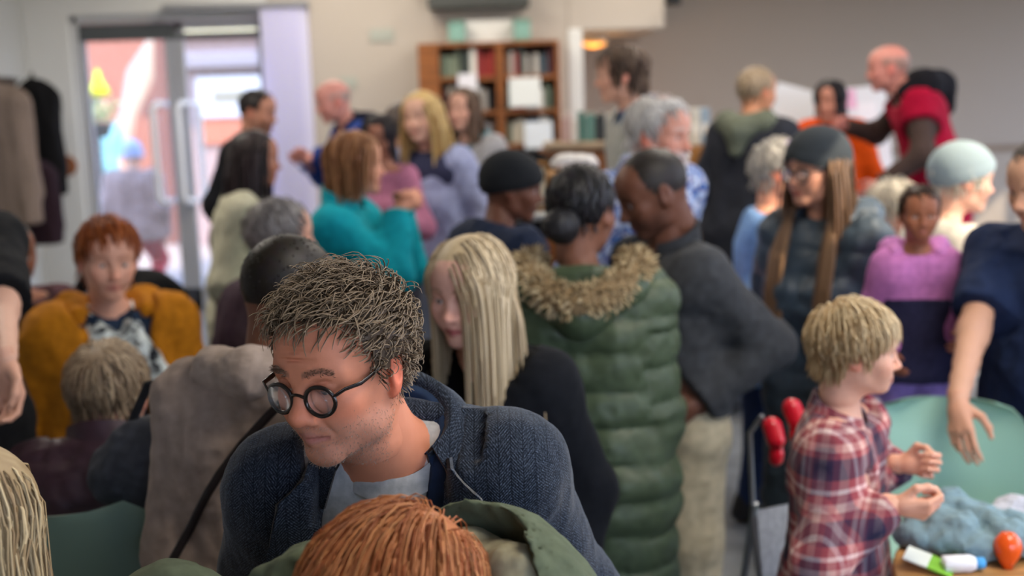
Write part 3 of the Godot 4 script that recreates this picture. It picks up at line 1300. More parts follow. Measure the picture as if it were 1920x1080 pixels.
		b.tube(pts, rs, 3, false, c1.lerp(c2, clampf(r.randf() * 0.8 + 0.6 * NZ.get_noise_3dv(d * 7.0) + o.get("sun", 0.0) * d.y, 0, 1)), nn, flat)
		if tip != null:
			var sides := 3
			var at0 := b.v.size() - sides * (seg + 1)
			for q in seg + 1:
				for w in sides:
					b.c[at0 + q * sides + w] = b.c[at0 + q * sides + w].lerp(tip, pow(float(q) / seg, 1.5) * 0.9)
	var f := Buf.new()
	f.add(b, P.HT)
	return obj(f, called, mat("ffffff", {"vc": true, "rough": o.get("rough", 0.5), "spec": 0.4, "name": "hair"}), P.n)


func long_hair(o: Dictionary) -> Dictionary:
	var d := {"n": 900, "seg": 12, "r": 0.007, "part": 0.015, "grav": 1.6, "lift": 0.2, "wild": 0.04, "top": 0.45, "side": 0.36, "off": 0.012, "line": [0.55, 0.42, 0.0, -0.1, -0.8]}
	d.merge(o, true)
	return d


# short hairs growing from chosen places on the face: where(p) gives 0..1
func tufts(P: Dictionary, called: String, where, n: int, ln: float, rad: float, c1: String, c2: String, dir := Vector3(0, -0.4, 0.6)) -> MeshInstance3D:
	var h := head_buf(P.sex, P.hc)
	var b := Buf.new()
	var r := RandomNumberGenerator.new()
	r.seed = 4
	var pick := PackedInt32Array()
	for k in h.v.size():
		if where.call(h.v[k]) > r.randf():
			pick.append(k)
	var a := lin(c1)
	var z := lin(c2)
	if pick.size() == 0:
		pick.append(0)
	for k in n:
		var i := pick[r.randi() % pick.size()]
		var p = h.v[i] + Vector3(r.randfn(), r.randfn(), r.randfn()) * P.hc * 0.4
		var u := (h.n[i] * 0.5 + dir * Vector3(signf(p.x), 1, 1) + Vector3(r.randfn(), r.randfn(), r.randfn()) * 0.25).normalized()
		var l := ln * r.randf_range(0.6, 1.2)
		b.tube(PackedVector3Array([p - h.n[i] * rad, p + u * l * 0.5, p + (u + dir * 0.3).normalized() * l]), PackedFloat32Array([rad, rad * 0.9, rad * 0.3]), 3, false, a.lerp(z, r.randf()))
	var f := Buf.new()
	f.add(b, P.HT)
	return obj(f, called, mat("ffffff", {"vc": true, "rough": 0.6, "spec": 0.3, "name": "hair"}), P.n)


func jaw_region(p: Vector3) -> float:
	var ax := absf(p.x)
	if p.z < -0.02 or p.y > -0.02:
		return 0.0
	var lip := ax < 0.027 and absf(p.y + 0.068) < 0.011 and p.z > 0.06
	var low := clampf((-0.05 - p.y) / 0.02 + clampf((ax - 0.045) / 0.02, 0, 1), 0, 1)
	var tache := 1.0 if ax < 0.03 and p.y < -0.05 and p.z > 0.06 else 0.0
	return 0.0 if lip else maxf(low, tache)


func brow_region(p: Vector3) -> float:
	var ax := absf(p.x)
	var by := absf(p.y - 0.0215 - 0.006 * sin(clampf((ax - 0.012) / 0.038, 0.0, 1.0) * PI))
	return 1.0 if ax > 0.012 and ax < 0.05 and by < 0.0045 and p.z > 0.05 else 0.0


# ------------------------------------------------------------------ the room
const BACK := -9.5
const SKY0 := Vector2(2.9, -3.3)         # unseen roof opening added to let sun in, x and z
const SKY1 := Vector2(4.1, -1.9)


func onz(px: float, py: float, z: float) -> Vector3:
	var d := W(px, py, 1.0) - CP
	return CP + d * (z / d.z)


func slab(called: String, m: Material, lo: Vector3, hi: Vector3, e := 0.0, parent: Node3D = null) -> MeshInstance3D:
	return struct(Buf.new().box(lo, hi, e), called, m, parent)


func added_ceiling_lights() -> void:  # unseen light panels, added to brighten the hall from above
	for p in [Vector3(1.4, 3.35, -1.6), Vector3(5.2, 3.35, -1.2), Vector3(-2.2, 3.35, -5.0), Vector3(1.4, 3.35, -5.0), Vector3(4.6, 3.35, -5.0), Vector3(-1.2, 3.35, -8.2), Vector3(1.4, 3.35, -8.2)]:
		var o := thing("ceiling_light", "flat square light panel set in the white hall ceiling", "ceiling light", p, 0.0, "ceiling light panels")
		obj(Buf.new().box(Vector3(-0.62, -0.01, -0.62), Vector3(0.62, 0.06, 0.62), 0.01), "frame", mat("f2f2f2", {"rough": 0.4}), o)
		obj(Buf.new().box(Vector3(-0.58, -0.014, -0.58), Vector3(0.58, -0.008, 0.58)), "diffuser", mat("fff6ea", {"glow": 2.0, "name": "lamp panel"}), o)
		var a := AreaLight3D.new()
		a.name = "lamp"
		a.area_size = Vector2(1.16, 1.16)
		a.light_energy = 3.7 if p.z > -2.0 else 3.0
		a.light_color = Color(1.0, 0.96, 0.9)
		a.area_range = 30.0
		a.shadow_enabled = true
		o.add_child(a, true)
		a.position = Vector3(0, -0.02, 0)
		a.rotation.x = -PI / 2


func room() -> void:
	var wall := mat("b8aea3", {"rough": 0.85, "name": "painted wall"})
	var white := mat("dcdcd8", {"rough": 0.7, "name": "white paint"})
	var grey := mat("9aa2a3", {"rough": 0.7, "name": "grey paint"})
	slab("floor", mat("878b8f", {"tex": "mottle", "scale": 1.5, "rough": 0.45, "name": "grey vinyl"}), Vector3(-4.2, -0.2, -11.6), Vector3(7.2, 0, 2.8))
	# ceiling round an unseen roof opening, added so sun reaches the right-hand group
	var ce := Node3D.new()
	put(ce, "ceiling")
	ce.set_meta("kind", "structure")
	slab("ceiling_board", white, Vector3(-4.2, 3.4, -9.5), Vector3(SKY0.x, 3.6, 2.8), 0.0, ce)
	slab("ceiling_board", white, Vector3(SKY1.x, 3.4, -9.5), Vector3(7.2, 3.6, 2.8), 0.0, ce)
	slab("ceiling_board", white, Vector3(SKY0.x, 3.4, -9.5), Vector3(SKY1.x, 3.6, SKY0.y), 0.0, ce)
	slab("ceiling_board", white, Vector3(SKY0.x, 3.4, SKY1.y), Vector3(SKY1.x, 3.6, 2.8), 0.0, ce)
	var lx := onz(58, 200, BACK).x
	var dl := onz(146, 250, BACK).x
	var dr := onz(515, 250, BACK).x
	var dt := onz(330, 24, BACK).y
	var px := onz(1066, 140, BACK).x
	var hy := onz(1170, 56, BACK).y
	slab("wall_left", mat("b9bab6", {"rough": 0.85}), Vector3(lx - 0.2, 0, -9.7), Vector3(lx, 3.4, 2.8))
	var fw := Node3D.new()
	put(fw, "wall_front")
	fw.set_meta("kind", "structure")
	slab("sill_wall", wall, Vector3(lx, 0, 2.6), Vector3(7.0, 0.9, 2.8), 0.0, fw)
	slab("head_wall", wall, Vector3(lx, 3.0, 2.6), Vector3(7.0, 3.4, 2.8), 0.0, fw)
	for e in [[lx, 0.3], [3.4, 3.7], [6.7, 7.0]]:
		slab("pier_wall", wall, Vector3(e[0], 0.9, 2.6), Vector3(e[1], 3.0, 2.8), 0.0, fw)
	for k in 2:  # two unseen windows behind the camera, added as frontal fill light
		var b := Buf.new()
		var x0: float = [0.3, 3.7][k]
		var x1: float = [3.4, 6.7][k]
		for e in [[x0, x0 + 0.06, 0.9, 3.0], [x1 - 0.06, x1, 0.9, 3.0], [x0, x1, 0.9, 0.96], [x0, x1, 2.94, 3.0], [(x0 + x1) / 2 - 0.03, (x0 + x1) / 2 + 0.03, 0.9, 3.0]]:
			b.box(Vector3(e[0], e[2], 2.66), Vector3(e[1], e[3], 2.72), 0.004)
		var w := struct(b, "window_%d" % (k + 5), white)
		obj(Buf.new().box(Vector3(x0 + 0.06, 0.96, 2.685), Vector3(x1 - 0.06, 2.94, 2.691)), "glass_pane", mat("ffffff", {"alpha": 0.06, "rough": 0.02, "name": "glass"}), w)
	var back := Node3D.new()
	put(back, "wall_back")
	back.set_meta("kind", "structure")
	slab("pier", white, Vector3(lx, 0, BACK - 0.2), Vector3(dl, 3.4, BACK), 0.004, back)
	slab("lintel", white, Vector3(dl, dt, BACK - 0.2), Vector3(dr, 3.4, BACK), 0.0, back)
	slab("panel", wall, Vector3(dr, 0, BACK - 0.2), Vector3(px, 3.4, BACK), 0.0, back)
	slab("column", white, Vector3(px, 0, BACK - 0.24), Vector3(px + 0.115, hy + 0.02, BACK + 0.02), 0.01, back)
	var bx := onz(1246, 56, BACK).x
	slab("bulkhead", wall, Vector3(px, hy, -11.4), Vector3(bx, 3.4, BACK), 0.01, back)
	slab("header", wall, Vector3(bx, 3.2, BACK - 0.2), Vector3(7.0, 3.4, BACK), 0.01, back)
	# alcove to the right
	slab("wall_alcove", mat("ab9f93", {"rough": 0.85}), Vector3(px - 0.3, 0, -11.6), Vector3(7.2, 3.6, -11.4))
	slab("wall_alcove_left", wall, Vector3(px - 0.12, 0, -11.4), Vector3(px, 2.9, -9.7))
	slab("ceiling_alcove", white, Vector3(px - 0.3, 3.4, -11.6), Vector3(7.2, 3.6, -9.5))
	var ry := onz(1860, 278, -11.38).y
	slab("trim_1", mat("8a7664", {"rough": 0.5}), Vector3(px, ry - 0.03, -11.4), Vector3(7.0, ry + 0.03, -11.37), 0.006)
	# right wall with tall windows
	var rw := Node3D.new()
	put(rw, "wall_right")
	rw.set_meta("kind", "structure")
	slab("sill_wall", wall, Vector3(7.0, 0, -11.6), Vector3(7.2, 0.8, 2.8), 0.0, rw)
	slab("head_wall", wall, Vector3(7.0, 3.0, -11.6), Vector3(7.2, 3.4, 2.8), 0.0, rw)
	var zs := [-11.6, -10.9, -8.5, -8.1, -5.5, -5.1, -2.5, -2.1, 0.5, 2.8]
	for k in 5:
		slab("mullion_wall", wall, Vector3(7.0, 0.8, zs[k * 2]), Vector3(7.2, 3.0, zs[k * 2 + 1]), 0.0, rw)
	for k in 4:
		var z0: float = zs[k * 2 + 1]
		var z1: float = zs[k * 2 + 2]
		var b := Buf.new()
		for e in [[z0, z0 + 0.06, 0.8, 3.0], [z1 - 0.06, z1, 0.8, 3.0], [z0, z1, 0.8, 0.86], [z0, z1, 2.94, 3.0], [(z0 + z1) / 2 - 0.03, (z0 + z1) / 2 + 0.03, 0.8, 3.0]]:
			b.box(Vector3(7.06, e[2], e[0]), Vector3(7.12, e[3], e[1]), 0.004)
		var w := struct(b, "window_%d" % (k + 1), white)
		obj(Buf.new().box(Vector3(7.085, 0.86, z0 + 0.06), Vector3(7.091, 2.94, z1 - 0.06)), "glass_pane", mat("ffffff", {"alpha": 0.06, "rough": 0.02, "name": "glass"}), w)
	doors(dl, dr, dt)
	outside()
	var o := tag(obj(Buf.new().lathe(PackedVector2Array([Vector2(0.001, 0.018), Vector2(0.075, 0.018), Vector2(0.085, 0.012), Vector2(0.085, 0)]), 32), "wall_disc", mat("a8683c", {"tex": "wood", "scale": 4.0})), "round brown wooden disc on the white pier left of the glass doors", "wall disc")
	o.position = onz(125, 311, BACK)
	o.rotation.x = PI / 2


func doors(dl: float, dr: float, dt: float) -> void:
	var alu := mat("a3a5ab", {"rough": 0.4, "name": "grey door frame"})
	var glass := mat("ffffff", {"alpha": 0.08, "rough": 0.02, "name": "glass"})
	var fr := Buf.new()
	fr.box(Vector3(dl, 0, BACK - 0.14), Vector3(dl + 0.05, dt, BACK - 0.04), 0.005)
	fr.box(Vector3(dr - 0.05, 0, BACK - 0.14), Vector3(dr, dt, BACK - 0.04), 0.005)
	fr.box(Vector3(dl, dt - 0.06, BACK - 0.14), Vector3(dr, dt, BACK - 0.04), 0.005)
	struct(fr, "trim_2", mat("c4c5c5", {"rough": 0.5}))
	var mid := onz(334, 250, BACK).x
	for k in 2:
		var x0 := dl + 0.055 if k == 0 else mid + 0.004
		var x1 := mid - 0.004 if k == 0 else dr - 0.055
		var b := Buf.new()
		var z0 := BACK - 0.12
		var z1 := BACK - 0.07
		b.box(Vector3(x0, 0.01, z0), Vector3(x0 + (0.04 if k == 0 else 0.075), dt - 0.065, z1), 0.004)
		b.box(Vector3(x1 - (0.075 if k == 0 else 0.05), 0.01, z0), Vector3(x1, dt - 0.065, z1), 0.004)
		b.box(Vector3(x0, dt - (0.2 if k == 0 else 0.13), z0), Vector3(x1, dt - 0.065, z1), 0.004)
		b.box(Vector3(x0, 0.01, z0), Vector3(x1, 0.22, z1), 0.004)
		var door := struct(b, "door_%d" % (k + 1), alu)
		obj(Buf.new().box(Vector3(x0, dt - 0.2, z0 - 0.004), Vector3(x1, dt - (0.066 if k == 0 else 0.15), z1 + 0.006), 0.003), "closer_box", mat("54585a", {"rough": 0.5}), door)
		obj(Buf.new().box(Vector3(x0 + 0.05, 0.22, (z0 + z1) / 2 - 0.004), Vector3(x1 - 0.05, dt - 0.13, (z0 + z1) / 2 + 0.004)), "glass_pane", glass, door)
		var hx := mid + (-0.13 if k == 0 else 0.07)
		var y0 := onz(300, 380, BACK).y
		var y1 := onz(300, 195, BACK).y
		var p := PackedVector3Array()
		for q in [Vector3(hx, y0, z1), Vector3(hx - 0.03, y0, z1 + 0.06), Vector3(hx - 0.05, y0 + 0.03, z1 + 0.11), Vector3(hx - 0.05, y1 - 0.03, z1 + 0.11), Vector3(hx - 0.03, y1, z1 + 0.06), Vector3(hx, y1, z1)]:
			p.append(q)
		obj(Buf.new().tube(p, PackedFloat32Array([0.026]), 12), "door_handle", mat("e4e6ea", {"rough": 0.3}), door, "pale grey pull handle")
		p = PackedVector3Array()
		for q in [Vector3(hx, y0, z0), Vector3(hx + 0.05, y0 + 0.02, z0 - 0.1), Vector3(hx + 0.05, y1 - 0.02, z0 - 0.1), Vector3(hx, y1, z0)]:
			p.append(q)
		obj(Buf.new().tube(p, PackedFloat32Array([0.026]), 12), "door_handle", mat("e4e6ea", {"rough": 0.3}), door, "pale grey pull handle")
	# vertical louvre blind gathered beside the doors
	var bl := thing("vertical_blind", "white vertical louvre blind drawn open at the right of the doors", "blind")
	bl.position = Vector3(dr, 0, BACK + 0.06)
	var top := onz(540, 14, BACK + 0.06).y
	var low := onz(590, 500, BACK + 0.06).y
	obj(Buf.new().box(Vector3(-0.8, top, -0.03), Vector3(0.34, top + 0.05, 0.04), 0.006), "head_rail", mat("8f9094", {"rough": 0.4}), bl)
	for k in 9:
		var b := Buf.new()
		b.box(Vector3(-0.045, 0.3, -0.0015), Vector3(0.045, top, 0.0015), 0.0, Transform3D(Basis(Vector3(0, 1, 0), 0.5 + 0.05 * (k % 3)), Vector3(0.0 + k * 0.036, 0, 0)))
		obj(b, "blind_slat", mat("fbfaff", {"rough": 0.7, "back": "d8d6ff"}), bl)


func outside() -> void:
	slab("ground_outside", mat("b9a79b", {"tex": "mottle", "scale": 2.0, "rough": 0.9}), Vector3(-9, -0.25, -20), Vector3(4, -0.02, -9.7))
	# house opposite
	var h := thing("brick_house", "pale pink and red brick house wall with a white window beyond the glass doors", "building", Vector3(0, 0, -14.5))
	obj(Buf.new().box(Vector3(-9, -0.1, -0.3), Vector3(-3.98, 5.5, 0.0)), "wall", mat("b5745f", {"tex": "mottle", "scale": 5.0, "rough": 0.9}), h, "red brick wall")
	obj(Buf.new().box(Vector3(-3.98, -0.1, -0.2), Vector3(2, 5.5, 0.25)), "wall", mat("c2a49e", {"tex": "mottle", "scale": 3.0, "rough": 0.9}), h, "pale pink wall")
	var a := onz(372, 222, -14.2)
	var b := onz(500, 140, -14.2)
	var fr := Buf.new()
	var z := 0.26
	fr.box(Vector3(a.x, a.y, z), Vector3(b.x, b.y, z + 0.08), 0.01)
	var win := obj(fr, "window_frame", mat("c6c9cf", {"rough": 0.5}), h)
	obj(Buf.new().box(Vector3(a.x + 0.2, a.y + 0.17, z + 0.07), Vector3(b.x - 0.2, b.y - 0.17, z + 0.085)), "pane", mat("8d8a7c", {"rough": 0.15}), win)
	var c := onz(330, 130, -14.2)
	obj(Buf.new().box(Vector3(c.x, c.y, 0.2), Vector3(b.x + 1.5, c.y + 0.18, 0.45), 0.02), "canopy", mat("8c8489", {"rough": 0.6}), h)
	obj(Buf.new().box(Vector3(c.x, c.y + 0.35, 0.2), Vector3(b.x + 1.5, c.y + 0.5, 0.4), 0.02), "gutter", mat("e2d3a8", {"rough": 0.6}), h)
	obj(Buf.new().box(Vector3(a.x, a.y - 0.32, 0.24), Vector3(b.x, a.y, 0.3), 0.01), "sill_course", mat("c07258", {"rough": 0.9}), h)
	# closed parasol leaning on the brick wall
	var p0 := onz(205, 330, -13.0)
	var p1 := onz(285, 66, -13.6)
	var u := thing("closed_parasol", "cream closed parasol leaning on the brick wall outside the left door", "parasol")
	var pts := PackedVector3Array()
	var rs := PackedFloat32Array([0.03, 0.1, 0.13, 0.1, 0.13, 0.16, 0.09, 0.02])
	for k in 8:
		pts.append(p0.lerp(p1, k / 7.0))
	obj(Buf.new().tube(pts, rs, 10), "canopy", cloth_mat("c4ab98"), u)
	obj(Buf.new().tube(PackedVector3Array([Vector3(p0.x - 0.12, 0, p0.z), p0.lerp(p1, 0.3)]), PackedFloat32Array([0.025]), 8), "pole", mat("d9c8b0"), u)
	# planter with a yellow blossom
	var q := onz(180, 232, -11.2)
	var pl := thing("flower_planter", "leafy planter on a post with one bright yellow blossom outside the left door", "planter", Vector3(q.x, 0, q.z))
	obj(Buf.new().tube(PackedVector3Array([Vector3(0, 0, 0), Vector3(0, q.y - 0.1, 0)]), PackedFloat32Array([0.03]), 8), "post", mat("55514c"), pl)
	obj(Buf.new().lathe(PackedVector2Array([Vector2(0.01, -0.14), Vector2(0.1, -0.13), Vector2(0.16, 0.0), Vector2(0.15, 0.0), Vector2(0.09, -0.1)]), 16, Transform3D(Basis(), Vector3(0, q.y, 0))), "pot", mat("4a4d4a"), pl)
	var lf := Buf.new()
	for k in 160:
		var e := Vector3(R.randfn(), R.randfn() * 0.7, R.randfn()) * 0.085 + Vector3(0, q.y + 0.12, 0)
		var d := Vector3(R.randfn(), R.randfn(), R.randfn()).normalized() * 0.055
		var w := d.cross(Vector3(0.2, 1, 0.4)).normalized() * 0.022
		lf.quad(e, e + d * 0.5 + w, e + d, e + d * 0.5 - w)
	obj(lf, "foliage", mat("8b9a6e", {"rough": 0.6, "back": "55703a"}), pl).set_meta("kind", "stuff")
	obj(Buf.new().lathe(PackedVector2Array([Vector2(0.01, 0.0), Vector2(0.105, 0.02), Vector2(0.085, 0.08), Vector2(0.045, 0.14), Vector2(0.02, 0.24), Vector2(0.001, 0.26)]), 14, Transform3D(Basis(), onz(186, 182, -11.2) - Vector3(q.x, 0, q.z))), "blossom", mat("e6e312", {"rough": 0.5, "back": "a0a000"}), pl)


# ------------------------------------------------------------------ the crowd
func crowd() -> void:
	hero()
	front_people()
	middle_people()
	back_people()
	outside_people()


func hero() -> void:
	var P := person("man in round dark glasses and open blue herringbone coat, looking down", {"at": [643, 690, 1.61], "yaw": -8, "lean": 14, "hyaw": -30, "hpitch": 6, "hroll": 2, "neck": Vector3(-0.055, 0.155, 0.05), "tilt": 0.01, "skin": "d78c6c", "red": 0.9, "brow": "6a5345", "stub": 0.4, "stubc": "94857b", "lip": "a9685f", "armL": [Vector3(0.13, -0.5, 0.06)], "armR": [Vector3(0.1, -0.5, 0.1)], "gaze": Vector3(-0.1, -0.35, 1)})
	cloth(P, "t_shirt", cloth_mat("c2c2c0", 14.0), {"t": 0.008, "sl": 0.3, "neck": 0.055, "ntilt": 0.36, "wr": 0.004, "cell": 0.008})
	collar(P, "t_shirt_rib", cloth_mat("cacac8", 14.0), [[0.084, -0.03], [0.076, -0.014], [0.07, 0.0], [0.069, -0.004]], 4.2, 7.8, Vector3(0, 0.012, 0.01))
	var denim := cloth_mat("2a3a55", 10.0, 0.3)
	cloth(P, "shirt", denim, {"t": 0.015, "hem": -0.1, "v": 0.5, "vw": 0.1, "gap": 0.078, "voff": -0.042, "wr": 0.004, "cell": 0.008, "neck": 0.02})
	collar(P, "shirt_collar", denim, [[0.066, -0.03], [0.064, 0.02], [0.075, 0.03], [0.1, -0.015]], 0.75, 5.2)
	var wool := mat("ffffff", {"tex": "herring", "scale": 3.6, "rough": 0.95, "spec": 0.1, "rim": 0.35, "name": "wool"})
	cloth(P, "coat", wool, {"t": 0.03, "hem": -0.3, "v": 0.4, "vw": 0.11, "gap": 0.085, "voff": -0.016, "wr": 0.006, "cell": 0.008, "neck": 0.03})
	collar(P, "coat_collar", wool, [[0.085, -0.055], [0.078, 0.03], [0.088, 0.045], [0.115, 0.02], [0.14, -0.03]], 0.75, 5.53)
	lapels(P, wool)
	trousers(P, cloth_mat("23262c"))
	hair(P, {"n": 4400, "seg": 8, "r": 0.0013, "top": 0.062, "side": 0.02, "col": "3a2e25", "col2": "6f5d4b", "tip": "9c8970", "lift": 0.5, "whorl": 0.3, "wild": 0.32, "comb": Vector3(-0.15, 0.22, 0.6), "curl": 0.3, "grav": 0.1, "off": 0.014, "hug": 0.1, "flat": 0.6, "sun": 0.15})
	tufts(P, "stubble", jaw_region, 2200, 0.0026, 0.00028, "7d6a5c", "c2b3a5")
	tufts(P, "eyebrow", func(p): return brow_region(p) * float(p.x > 0), 110, 0.0065, 0.0004, "5e4a3e", "8a7462", Vector3(0.9, 0.2, 0.25))
	tufts(P, "eyebrow", func(p): return brow_region(p) * float(p.x < 0), 110, 0.0065, 0.0004, "5e4a3e", "8a7462", Vector3(0.9, 0.2, 0.25))
	glasses(P)


# lapels and collar leaves lie on the front of the coat
func lapels(P: Dictionary, m: Material) -> void:
	var g: Grid = P["g_coat"]
	for sd in [1.0, -1.0]:
		var rows := []
		for a in 15:
			var v := a / 14.0
			var row := []
			var y := lerpf(-0.125, -0.44, v)
			var wd := lerpf(0.1, 0.012, pow(v, 1.3)) if v > 0.04 else 0.07
			var edge := lerpf(0.078, 0.088, v)
			for k in 9:
				var u := k / 8.0
				var p: Vector3 = P.N + P.ch * (Vector3(sd * (edge + u * wd) - 0.012, y + u * lerpf(0.02, 0.03, v) , 0.4) * P.s)
				row.append(onto(g, p, P.ch * Vector3(0, 0, -1), 0.005 + 0.02 * u))
			rows.append(row)
		obj(Buf.new().sheet(rows, 0.009), "lapel", m, P.n)
		rows = []
		for a in 9:
			var v := a / 8.0
			var row := []
			for k in 7:
				var u := k / 6.0
				var base := Vector3(sd * lerpf(0.09, 0.084, v), lerpf(0.012, -0.112, v), 0.4)
				var out := Vector3(sd * lerpf(0.05, 0.085, v), lerpf(-0.03, -0.012, v), 0)
				row.append(onto(g, P.N + P.ch * ((base + out * u + Vector3(-0.012, 0, 0)) * P.s), P.ch * Vector3(0, 0, -1), 0.01 + 0.022 * u))
			rows.append(row)
		obj(Buf.new().sheet(rows, 0.009), "collar_leaf", m, P.n)


func front_people() -> void:
	# red-haired person in the parka, closest to the camera
	var P := person("red-haired person in a green parka with the hood down, bottom centre", {"at": [734, 1166, 1.28], "hc": 0.005, "s": 0.96, "yaw": -50, "lean": 8, "hyaw": -5, "hpitch": 20, "sex": "f", "skin": "e0a486", "red": 0.8, "armL": [Vector3(0.1, -0.5, 0.1)], "armR": [[600, 1300, 0.1], 0.5, Vector3(0.8, 0.2, 0.2)]})
	var pk := cloth_mat("616a54", 8.0)
	cloth(P, "parka", pk, {"t": 0.035, "hem": -0.25, "wr": 0.008, "neck": 0.02, "cell": 0.012})
	var g := Grid.new(Vector3(-0.25, -0.35, -0.33), Vector3(0.25, 0.2, 0.12), 0.008)
	g.ell(Vector3(0, -0.125, -0.1), Vector3(0.165, 0.19, 0.16), 0.02)
	g.ell(Vector3(0, 0.0, -0.02), Vector3(0.138, 0.23, 0.165), 0.012, Basis(Vector3(1, 0, 0), 0.45), true)
	var open := func(p: Vector3, d: float) -> float: return maxf(d, p.z - 0.05) + 0.006 * NZ.get_noise_3dv(p * 16)
	g.mod(open, 0.1)
	var hb := Buf.new()
	hb.add(g.mesh(Buf.new()), P.HT)
	obj(hb, "hood", pk, P.n)
	blob(P, "hood_lining", cloth_mat("a8a184", 12.0), [[Vector3(0.06, -0.03, -0.14), Vector3(-0.04, -0.03, -0.15), 0.035, 0.035], [Vector3(0.06, -0.03, -0.14), Vector3(0.11, -0.06, -0.06), 0.035, 0.03]], {"head": true, "wr": 0.01, "cell": 0.008})
	var q1: Vector3 = P.ch.inverse() * (P.inv * W(488, 1110, 1.36) - P.N)
	var q2: Vector3 = P.ch.inverse() * (P.inv * W(560, 1087, 1.34) - P.N)
	var q3: Vector3 = P.ch.inverse() * (P.inv * W(640, 1162, 1.34) - P.N)
	blob(P, "raised_sleeve", pk, [[q1, q2, 0.035, 0.042], [q2, q3, 0.042, 0.05]], {"wr": 0.012, "cell": 0.009})
	trousers(P, cloth_mat("2c3038"))
	hair(P, {"n": 7000, "seg": 9, "r": 0.0017, "top": 0.21, "side": 0.13, "fringe": 0.055, "col": "98502a", "col2": "d2905a", "whorl": 0.9, "crown": Vector3(0.02, 0.07, -0.1), "lift": 0.12, "comb": Vector3(0.1, 0, 0.1), "grav": 0.85, "hug": 0.6, "off": 0.016, "wild": 0.05, "flat": 0.5, "line": [0.55, 0.42, 0.0, -0.1, -0.8]})

	# blonde woman in black
	P = person("woman with long straight blonde hair in black jacket behind the man in glasses", {"at": [880, 546, 2.62], "yaw": -22, "lean": 6, "hyaw": -8, "hpitch": 6, "sex": "f", "skin": "d8a692", "lip": "8c2a36", "red": 0.7, "brow": "7a6247", "armL": [Vector3(0.06, -0.5, 0.06)]})
	cloth(P, "jumper", cloth_mat("0f1013"), {"t": 0.01, "neck": 0.09, "ntilt": 0.15, "wr": 0.003})
	cloth(P, "jacket", cloth_mat("16181d", 9.0, 0.4), {"t": 0.024, "hem": -0.2, "v": 0.5, "vw": 0.07, "gap": 0.02})
	trousers(P, cloth_mat("1c1c20"))
	hair(P, long_hair({"n": 2250, "seg": 14, "r": 0.0042, "top": 0.5, "side": 0.42, "col": "ad9672", "col2": "dfccaa", "part": -0.012, "fwd": 0.1, "back": -0.05}))

	# green puffer, seen from behind
	P = person("woman seen from behind in long dark green quilted coat with fur-trimmed hood", {"at": [1092, 398, 3.15], "hc": 0.007, "s": 1.03, "yaw": 176, "lean": 4, "hyaw": -24, "hpitch": 4, "sex": "f", "skin": "7d5340", "red": 0.2, "back": true, "b": 1.12, "armL": [Vector3(0.02, -0.34, 0.22), 0.6], "armR": [Vector3(-0.05, -0.36, 0.24), 0.6]})
	cloth(P, "quilted_coat", shiny_cloth("4a593f"), {"t": 0.035, "hem": -0.62, "puff": 0.02, "per": 0.095, "wr": 0.008, "flare": 0.03, "neck": 0.01})
	blob(P, "hood", shiny_cloth("4a593f"), [[Vector3(-0.12, -0.01, 0.02), Vector3(-0.12, -0.02, -0.08), 0.04, 0.05], [Vector3(0.12, -0.01, 0.02), Vector3(0.12, -0.02, -0.08), 0.04, 0.05], [Vector3(-0.12, -0.02, -0.08), Vector3(0, -0.08, -0.13), 0.05, 0.06], [Vector3(0.12, -0.02, -0.08), Vector3(0, -0.08, -0.13), 0.05, 0.06]])
	fur(P, "fur_trim", ["8a7455", "d8c49c"])
	trousers(P, cloth_mat("23252a"))
	hair(P, {"n": 700, "seg": 6, "r": 0.004, "top": 0.04, "side": 0.03, "col": "121114", "col2": "2c2a2e", "lift": 0.02, "whorl": 0.1, "wild": 0.02, "comb": Vector3(0, -0.2, -0.6), "off": 0.01, "grav": 0.1, "hug": 0.9, "flat": 0.25})
	blob(P, "hair_bun", mat("1a191c", {"rough": 0.55}), [[Vector3(0, -0.03, -0.115), Vector3(0, -0.03, -0.13), 0.05, 0.042]], {"head": true, "wr": 0.006, "fq": 40.0})

	# man in the grey jacket and pale trousers
	P = person("man bowing his head in charcoal grey jacket and pale khaki trousers", {"at": [1222, 362, 3.55], "s": 1.08, "sw": 0.155, "yaw": -58, "lean": 3, "hyaw": -14, "hpitch": 22, "skin": "6b4535", "lip": "7a4a42", "red": 0.15, "brow": "1c1513", "stub": 0.5, "stubc": "2a211e", "armL": [[1310, 752, -0.02], 0.5, Vector3(0.15, -0.2, -1)], "armR": [Vector3(0.03, -0.42, 0.16)], "b": 0.95})
	cloth(P, "jacket", cloth_mat("46484b", 7.0, 0.5), {"t": 0.032, "hem": 0.04, "wr": 0.012, "fq": 6.0, "neck": 0.02})
	collar(P, "jacket_collar", cloth_mat("3b3d41", 7.0, 0.5), STAND_COLLAR, 0.5, 5.78)
	trousers(P, cloth_mat("cbbfa2", 6.0, 0.1), {"loose": 0.05, "shoe": "4b4038"})
	hair(P, {"n": 500, "seg": 3, "r": 0.003, "top": 0.006, "side": 0.006, "col": "1b1715", "col2": "3b3431", "off": 0.002, "lift": 0.6, "line": [0.92, 0.75, -0.35, -0.1, -0.85]})

	# boy in the checked shirt
	P = person("blond boy in a red and navy checked shirt standing at the table", {"at": [1606, 658, 2.5], "yaw": 78, "lean": 2, "hyaw": 18, "hpitch": 2, "sex": "c", "s": 0.8, "hs": 1.05, "neck": Vector3(0, 0.178, 0.025), "skin": "e0ac92", "red": 0.8, "armL": [[1690, 868, 0.12], 0.9, Vector3(0.5, -0.5, -0.6)], "armR": [[1676, 945, -0.1], 0.9, Vector3(0.6, -0.4, -0.7)], "dirL": Vector3(-0.1, 0.1, 1), "dirR": Vector3(0.2, -0.1, 1), "palmL": Vector3(-0.6, 0.2, 0), "palmR": Vector3(-0.6, 0.3, 0)})
